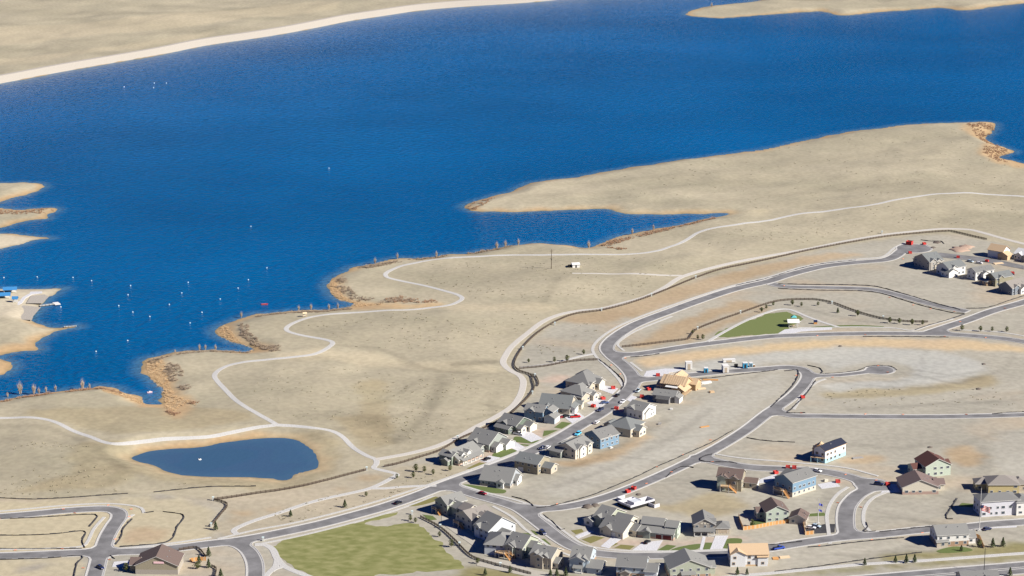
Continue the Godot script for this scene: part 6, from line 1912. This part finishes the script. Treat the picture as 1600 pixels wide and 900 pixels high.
# ------------------------------------------------------------------ on and beside the water, poles, flags
func build_details() -> void:
	var st := tools()
	var buoys := [6, 434, 58, 433, 114, 434, 143, 439, 204, 446.5, 200, 461, 185.5, 478, 207.5, 488, 234, 495, 264.5, 476, 284, 458, 294, 441.5, 315.5, 488.5, 344, 467.5, 372, 450.5, 388, 437.5, 297, 505, 199.5, 532.5, 150, 549.5, 95, 480, 417, 419, 194, 136, 240, 137, 241, 130, 260, 130, 392, 354, 514, 263]
	var buoy := thing("mooring_buoy", "small white mooring buoy floating on the open blue water", "buoy", Transform3D.IDENTITY, "white mooring buoys on the reservoir")
	for q in [[0.45, -0.2, 0.75, 0.25], [0.75, 0.25, 0.72, 0.6], [0.72, 0.6, 0.3, 0.95]]:
		bar(st, Vector3(0, q[1], 0), Vector3(0, q[3], 0), q[0], q[2], 12)
	part("float", mesh_of(st), M.buoy, buoy)
	st = tools()
	bar(st, Vector3(0, 0.9, 0), Vector3(0, 1.4, 0), 0.08, 0.08)
	part("post", mesh_of(st), M.buoy, buoy)
	for i in range(0, buoys.size(), 2):
		var t := Transform3D(Basis.from_scale(Vector3.ONE * 0.5), spot(buoys[i], buoys[i + 1], WATER))
		if i == 0:
			buoy.transform = t
		else:
			copy(buoy, "small white mooring buoy floating on the open blue water", t)
	var boat := thing("boat", "small red boat floating off the trail bend", "boat", Transform3D(Basis(Vector3.UP, 0.2), spot(413, 476, WATER)))
	st = tools()
	for s in [-1.0, 1.0]:
		quad(st, Vector3(-1.9, -0.1, s * 0.5), Vector3(1.2, -0.1, s * 0.5), Vector3(1.5, 0.55, s * 0.75), Vector3(-1.9, 0.5, s * 0.75))
		quad(st, Vector3(1.2, -0.1, s * 0.5), Vector3(2.1, 0.1, 0), Vector3(2.5, 0.7, 0), Vector3(1.5, 0.55, s * 0.75))
	quad(st, Vector3(-1.9, -0.1, -0.5), Vector3(-1.9, -0.1, 0.5), Vector3(-1.9, 0.5, 0.75), Vector3(-1.9, 0.5, -0.75))
	quad(st, Vector3(-1.9, 0.15, -0.6), Vector3(1.3, 0.15, -0.6), Vector3(1.3, 0.15, 0.6), Vector3(-1.9, 0.15, 0.6))
	part("hull", mesh_of(st), M.skip_red, boat)
	for x in [-1.1, 0.3]:
		st = tools()
		box(st, Vector3(x, 0.36, -0.66), Vector3(x + 0.35, 0.44, 0.66))
		part("seat", mesh_of(st), M.lumber, boat)
	var raft := thing("raft", "pink-white float drifting in the mouth of the lower cove", "raft", Transform3D(Basis(Vector3.UP, 0.3), spot(234, 613, WATER)))
	st = tools()
	box(st, Vector3(-1.4, -0.1, -0.6), Vector3(1.4, 0.3, 0.6))
	part("deck", mesh_of(st), M.sign_pink, raft)
	st = tools()
	box(st, Vector3(-0.5, 0.3, -0.4), Vector3(0.5, 0.7, 0.4))
	part("cushion", mesh_of(st), M.white, raft)
	# fountain head in the pond
	var aer := thing("pond_aerator", "small pale aerator floating in the middle of the pond", "aerator", Transform3D(Basis.IDENTITY, spot(312, 718, WATER)))
	st = tools()
	bar(st, Vector3(0, -0.2, 0), Vector3(0, 0.3, 0), 0.9, 0.8, 10)
	part("float", mesh_of(st), M.buoy, aer)
	st = tools()
	bar(st, Vector3(0, 0.3, 0), Vector3(0, 0.9, 0), 0.25, 0.15)
	part("nozzle", mesh_of(st), M.tyre, aer)
	# marina: docks, ramp, shelters
	dock("dock", "grey floating dock with square white end, at the marina ramp", [62, 479, 85, 476], 2.4, true)
	dock("dock", "thin fishing pier at the end of the sandy point below the marina", [100, 512, 120, 510.5], 1.6, false)
	shelter("shelter", "upper blue-roofed shelter with red end at the marina", 16, 458, 8.0, 4.0, 0.15)
	shelter("shelter", "long blue-roofed shelter at the left edge of the marina", 4, 467, 9.5, 4.6, 0.15)
	shelter("shelter", "small blue-roofed booth nearest the marina ramp", 24, 473, 3.0, 2.4, 0.0)
	st = tools()
	sheet(st, flat_line([34, 474, 40, 466, 50, 460, 66, 458, 66, 455.5, 48, 456, 38, 461, 31, 470, 0, 489, -30, 500, -30, 504, 0, 492]), 0.12, 0.3)
	setting("path", mesh_of(st), M.drive, "white walkway looping above the marina ramp", "path")
	st = tools()
	sheet(st, flat_line([41, 474, 48, 462, 60, 461, 70, 460, 76, 464, 66, 474]), 0.02)
	sheet(st, flat_line([8, 493, 22, 490, 36, 477, 64, 480, 52, 494, 50, 500, 20, 499]), 0.02)
	setting("boat_ramp", mesh_of(st), M.riprap, "pale concrete boat ramp sloping to the water at the marina", "boat ramp")
	# park shelter and playground
	var park := thing("park_shelter", "white-roofed shelter on the edge of the small green park", "shelter", facing(spot(1232, 512), spot(1250, 512), spot(1239, 510)))
	for p in [Vector2(-2.6, -2.2), Vector2(2.6, -2.2), Vector2(-2.6, 2.2), Vector2(2.6, 2.2)]:
		st = tools()
		box(st, Vector3(p.x - 0.15, 0, p.y - 0.15), Vector3(p.x + 0.15, 3.0, p.y + 0.15))
		part("post", mesh_of(st), M.trim, park)
	st = tools()
	slab(st, PackedVector2Array([Vector2(-3.4, 3.0), Vector2(0, 4.4), Vector2(3.4, 3.0), Vector2(3.4, 3.2), Vector2(0, 4.6), Vector2(-3.4, 3.2)]), -3.6, 3.6)
	part("roof", mesh_of(st), M.roof_white, park)
	st = tools()
	box(st, Vector3(-1.0, 0.7, -0.5), Vector3(1.0, 0.8, 0.5))
	box(st, Vector3(-0.1, 0, -0.1), Vector3(0.1, 0.7, 0.1))
	part("table", mesh_of(st), M.lumber, park)
	var play := thing("playground_tower", "small playground frame with teal canopy behind the white park shelter", "playground", Transform3D(Basis.IDENTITY, spot(1240, 503)))
	for p in [Vector2(-1.4, -1.4), Vector2(1.4, -1.4), Vector2(-1.4, 1.4), Vector2(1.4, 1.4)]:
		st = tools()
		bar(st, Vector3(p.x, 0, p.y), Vector3(p.x, 3.2, p.y), 0.1, 0.1)
		part("post", mesh_of(st), M.trim, play)
	st = tools()
	for q in 4:
		var a := [Vector3(-1.7, 3.1, -1.7), Vector3(1.7, 3.1, -1.7), Vector3(1.7, 3.1, 1.7), Vector3(-1.7, 3.1, 1.7)]
		tri(st, a[q], a[(q + 1) % 4], Vector3(0, 4.2, 0))
	part("canopy", mesh_of(st), M.teal, play)
	st = tools()
	box(st, Vector3(-1.4, 1.4, -1.4), Vector3(1.4, 1.5, 1.4))
	bar(st, Vector3(1.4, 1.4, 0), Vector3(4.4, 0.1, 0.4), 0.3, 0.3, 6)
	part("slide", mesh_of(st), M.trim, play)
	var swing := thing("play_climber", "small orange and navy climber at the right of the park shelter", "playground", Transform3D(Basis.IDENTITY, spot(1274, 506)))
	st = tools()
	box(st, Vector3(-1.0, 0, -0.8), Vector3(1.0, 1.3, 0.8))
	part("base", mesh_of(st), M.lumber_orange, swing)
	st = tools()
	box(st, Vector3(-1.1, 1.3, -0.9), Vector3(1.1, 2.2, 0.9))
	part("top", mesh_of(st), M.car_navy, swing)
	# prairie hut, kiosk, poles
	var hut := thing("site_hut", "white gabled hut alone on the prairie at the end of the straight track", "hut", facing(land(888, 419), land(910, 418), land(899, 417)))
	st = tools()
	box(st, Vector3(-2.4, -0.3, -2), Vector3(2.4, 2.0, 2))
	part("wall", mesh_of(st), M.white, hut)
	st = tools()
	slab(st, PackedVector2Array([Vector2(-2.4, 1.9), Vector2(0, 2.8), Vector2(2.4, 1.9), Vector2(2.4, 2.1), Vector2(0, 3.0), Vector2(-2.4, 2.1)]), -2.7, 2.7)
	part("roof", mesh_of(st), M.roof_white, hut)
	st = tools()
	box(st, Vector3(-0.5, 0, 2), Vector3(0.5, 1.7, 2.06))
	part("door", mesh_of(st), M.near_black, hut)
	st = tools()
	box(st, Vector3(-4.8, -0.2, -1.2), Vector3(-2.6, 1.5, 1.2))
	part("shadow_block", mesh_of(st), M.tyre, hut)  # black block in place of the shadow left of the hut
	var kiosk := thing("trail_kiosk", "small tan kiosk beside the shore trail bend", "kiosk", Transform3D(Basis(Vector3.UP, 0.4), land(476, 495)))
	for x in [-0.9, 0.9]:
		st = tools()
		box(st, Vector3(x - 0.12, -0.2, -0.12), Vector3(x + 0.12, 2.2, 0.12))
		part("post", mesh_of(st), M.lumber, kiosk)
	st = tools()
	box(st, Vector3(-0.8, 0.8, -0.06), Vector3(0.8, 1.9, 0.06))
	part("board", mesh_of(st), M.cream, kiosk)
	st = tools()
	slab(st, PackedVector2Array([Vector2(-0.9, 2.1), Vector2(0, 2.7), Vector2(0.9, 2.1), Vector2(0.9, 2.25), Vector2(0, 2.85), Vector2(-0.9, 2.25)]), -1.3, 1.3)
	part("roof", mesh_of(st), M.lumber_pale, kiosk)
	var pole := thing("utility_pole", "tall dark timber pole alone on the prairie by the white hut", "utility pole", Transform3D(Basis.IDENTITY, land(861.5, 420)))
	st = tools()
	bar(st, Vector3(0, -0.5, 0), Vector3(0, 13.0, 0), 0.24, 0.16, 8)
	part("shaft", mesh_of(st), M.bark, pole)
	st = tools()
	box(st, Vector3(-1.1, 11.8, -0.09), Vector3(1.1, 12.0, 0.09))
	part("crossarm", mesh_of(st), M.bark, pole)
	st = tools()
	box(st, Vector3(-0.3, 6.0, 0.1), Vector3(0.3, 6.9, 0.5))
	part("box", mesh_of(st), M.near_black, pole)
	var lamp := thing("utility_pole", "thin dark pole beside the wide road at the lower right", "utility pole", Transform3D(Basis.IDENTITY, spot(1537.5, 893)))
	st = tools()
	bar(st, Vector3(0, 0, 0), Vector3(0, 11.5, 0), 0.16, 0.1, 8)
	part("shaft", mesh_of(st), M.near_black, lamp)
	st = tools()
	bar(st, Vector3(0, 11.4, 0), Vector3(-1.8, 11.7, 0.6), 0.07, 0.05)
	part("arm", mesh_of(st), M.near_black, lamp)
	flagpole("slim white flagpole with two small blue flags by the parking pad", 1278, 818, 12.5, [[10.2, 1.8, "flag_blue"], [7.2, 1.6, "flag_blue"]])
	flagpole("tall white flagpole with striped red and white flag by the tall white house", 1530, 829, 21.0, [[12.8, 4.4, "stripes"]])
	# foundation walls
	var fo := thing("foundation", "white cast foundation walls with black tarred outside, open to the sky", "foundation", facing(spot(966, 789), spot(990, 799), spot(966, 789)))
	var walls := [[Vector3(0, 0, 0), Vector3(9.0, 2.3, 0.3)], [Vector3(0, 0, -9), Vector3(0.3, 2.3, 0)], [Vector3(9, 0, -15), Vector3(9.3, 2.3, 0.3)], [Vector3(0.3, 0, -9), Vector3(4, 2.3, -8.7)], [Vector3(4, 0, -15), Vector3(9, 2.3, -14.7)], [Vector3(4, 0, -14.7), Vector3(4.3, 2.3, -9)], [Vector3(3.4, 0, -8), Vector3(3.7, 3.0, -3)], [Vector3(3.4, 0, -3), Vector3(8.4, 3.0, -2.7)], [Vector3(8.1, 0, -8), Vector3(8.4, 3.0, -3)], [Vector3(3.7, 0, -8), Vector3(8.1, 3.0, -7.7)], [Vector3(-5.5, 0, -4), Vector3(0, 1.6, -3.7)], [Vector3(-5.5, 0, -8.8), Vector3(-5.2, 1.6, -4)], [Vector3(9.3, 0, -11), Vector3(14, 1.6, -10.7)], [Vector3(13.7, 0, -14), Vector3(14, 1.6, -11)]]
	for q in walls:
		st = tools()
		box(st, q[0], q[1])
		part("wall", mesh_of(st), M.lavender, fo)
	st = tools()
	box(st, Vector3(-0.12, 0, 0.3), Vector3(9.42, 1.3, 0.42))
	box(st, Vector3(9.3, 0, -15), Vector3(9.42, 1.3, 0.3))
	box(st, Vector3(-0.12, 0, -9), Vector3(-0.003, 1.3, 0.3))
	part("tar_coat", mesh_of(st), M.tyre, fo)
	st = tools()
	box(st, Vector3(3.7, 0.0, -7.7), Vector3(8.1, 2.8, -3.0))
	part("floor_slab", mesh_of(st), M.whiteblue, fo)
	# mounds of earth and debris
	var heaps := [[1500, 390, 7.0, 1.4, "reddish earth heap in the far cluster, left of the timber house"], [1510, 386, 5.0, 1.2, "second reddish earth heap in the far cluster"], [1464, 379, 3.0, 0.8, "dark heap at the end of the far street"], [1458, 387, 2.0, 0.7, "small dark heap below the far street end"], [1569, 757, 1.6, 0.6, "small dark rubble heap left of the yellow house"], [1453, 699, 1.4, 0.6, "tiny dark heap on the slope above the red-roofed house"], [998, 773, 1.6, 0.6, "small dark heap above the white foundation"], [1537, 569, 1.4, 0.6, "small dark rock on the pale graded ground"], [1529, 608, 1.6, 0.7, "dark rock on the dirt right of the pale graded ground"], [1313, 541, 1.3, 0.6, "tiny dark heap on the sand strip"], [930, 790, 2.2, 1.0, "dark spoil heap left of the white foundation"], [918, 792, 2.6, 1.2, "larger dark spoil heap left of the white foundation"]]
	for q in heaps:
		var at := spot(q[0], q[1])
		var o := MeshInstance3D.new()
		o.name = numbered("earth_heap")
		st = tools()
		st.set_smooth_group(0)
		var ring0: Array[Vector3] = []
		for lev in 5:
			var ring: Array[Vector3] = []
			for k in 12:
				var rr: float = q[2] * cos(lev * 0.38) * (1.0 + 0.22 * sin(k * 2.7 + q[0]) + 0.12 * sin(k * 5.1))
				ring.append(Vector3(cos(TAU * k / 12) * rr, q[3] * sin(lev * 0.38) - 0.1, sin(TAU * k / 12) * rr))
			if ring0:
				for k in 12:
					quad(st, ring0[k], ring0[(k + 1) % 12], ring[(k + 1) % 12], ring[k])
			ring0 = ring
		o.mesh = mesh_of(st)
		o.material_override = M.earth_red if q[2] > 4.5 else M.earth_dark
		add_child(o, true)
		o.position = at
		tag(o, q[4], "earth heap")


func dock(called: String, label: String, line: Array, wide: float, ended: bool) -> void:
	var a := spot(line[0], line[1], WATER)
	var b := spot(line[2], line[3], WATER)
	var o := thing(called, label, "dock", facing(a, b, a))
	var l := a.distance_to(b)
	var n := int(l / 1.6)
	for k in n:
		var st := tools()
		box(st, Vector3(k * l / n, 0.45, -wide / 2), Vector3((k + 0.95) * l / n, 0.65, wide / 2))
		part("plank", mesh_of(st), M.dock, o)
	for k in 4:
		for s in [-1, 1]:
			var st := tools()
			bar(st, Vector3(l * (k + 0.5) / 4, -2, s * wide * 0.5), Vector3(l * (k + 0.5) / 4, 1.2, s * wide * 0.5), 0.12, 0.12)
			part("post", mesh_of(st), M.bark, o)
	if ended:
		var st := tools()
		box(st, Vector3(l - 0.4, 0.4, -2.8), Vector3(l + 3.2, 0.72, 2.8))
		part("end_platform", mesh_of(st), M.white, o)


func shelter(called: String, label: String, x: float, y: float, long: float, wide: float, turn: float) -> void:
	var o := thing(called, label, "shelter", Transform3D(Basis(Vector3.UP, turn), spot(x, y)))
	for px in [-long / 2 + 0.4, long / 2 - 0.4]:
		for pz in [-wide / 2 + 0.3, wide / 2 - 0.3]:
			var st := tools()
			box(st, Vector3(px - 0.12, 0, pz - 0.12), Vector3(px + 0.12, 2.6, pz + 0.12))
			part("post", mesh_of(st), M.trim, o)
	var st := tools()
	var w := wide / 2 + 0.4
	slab(st, PackedVector2Array([Vector2(-w, 2.5), Vector2(0, 4.0), Vector2(w, 2.5), Vector2(w, 2.7), Vector2(0, 4.2), Vector2(-w, 2.7)]), -long / 2 - 0.4, long / 2 + 0.4)
	part("roof", mesh_of(st), M.roof_blue, o)
	st = tools()
	box(st, Vector3(-long / 2 + 0.5, 0, -wide / 2 + 0.3), Vector3(long / 2 - 0.5, 2.3, -wide / 2 + 0.42))
	part("back_wall", mesh_of(st), M.white, o)


func flagpole(label: String, x: float, y: float, high: float, flags: Array) -> void:
	var o := thing("flagpole", label, "flagpole", Transform3D(Basis.IDENTITY, spot(x, y)))
	var st := tools()
	bar(st, Vector3.ZERO, Vector3(0, high, 0), 0.2, 0.1, 8)
	part("pole", mesh_of(st), M.trim, o)
	st = tools()
	box(st, Vector3(-0.9, 0, -0.9), Vector3(0.9, 0.4, 0.9))
	part("base", mesh_of(st), M.concrete, o)
	for f in flags:
		# hanging cloth, folded in waves
		var n := 8
		var strips := 7 if f[2] == "stripes" else 1
		var cloth: Node3D = null
		for s in strips:
			st = tools()
			for k in n:
				var a: float = f[1] * k / n
				var b: float = f[1] * (k + 1) / n
				var za := 0.2 * sin(k * 1.1)
				var zb := 0.2 * sin((k + 1) * 1.1)
				var y0: float = f[0] - f[1] * 0.6 * s / strips
				var y1: float = f[0] - f[1] * 0.6 * (s + 1) / strips
				quad(st, Vector3(0.12 + a, y0 - a * 0.35, za), Vector3(0.12 + b, y0 - b * 0.35, zb), Vector3(0.12 + b, y1 - b * 0.35, zb), Vector3(0.12 + a, y1 - a * 0.35, za))
			var m: Material = M[f[2]] if strips == 1 else (M.skip_red if s % 2 == 0 else M.trim)
			if cloth == null:
				cloth = part("flag", mesh_of(st), m, o)
			else:
				part("stripe", mesh_of(st), m, cloth)
		if strips > 1:
			st = tools()
			box(st, Vector3(0.13, f[0] - 1.5, 0.1), Vector3(1.5, f[0] - 0.2, 0.3))
			part("canton", mesh_of(st), M.car_navy, cloth)
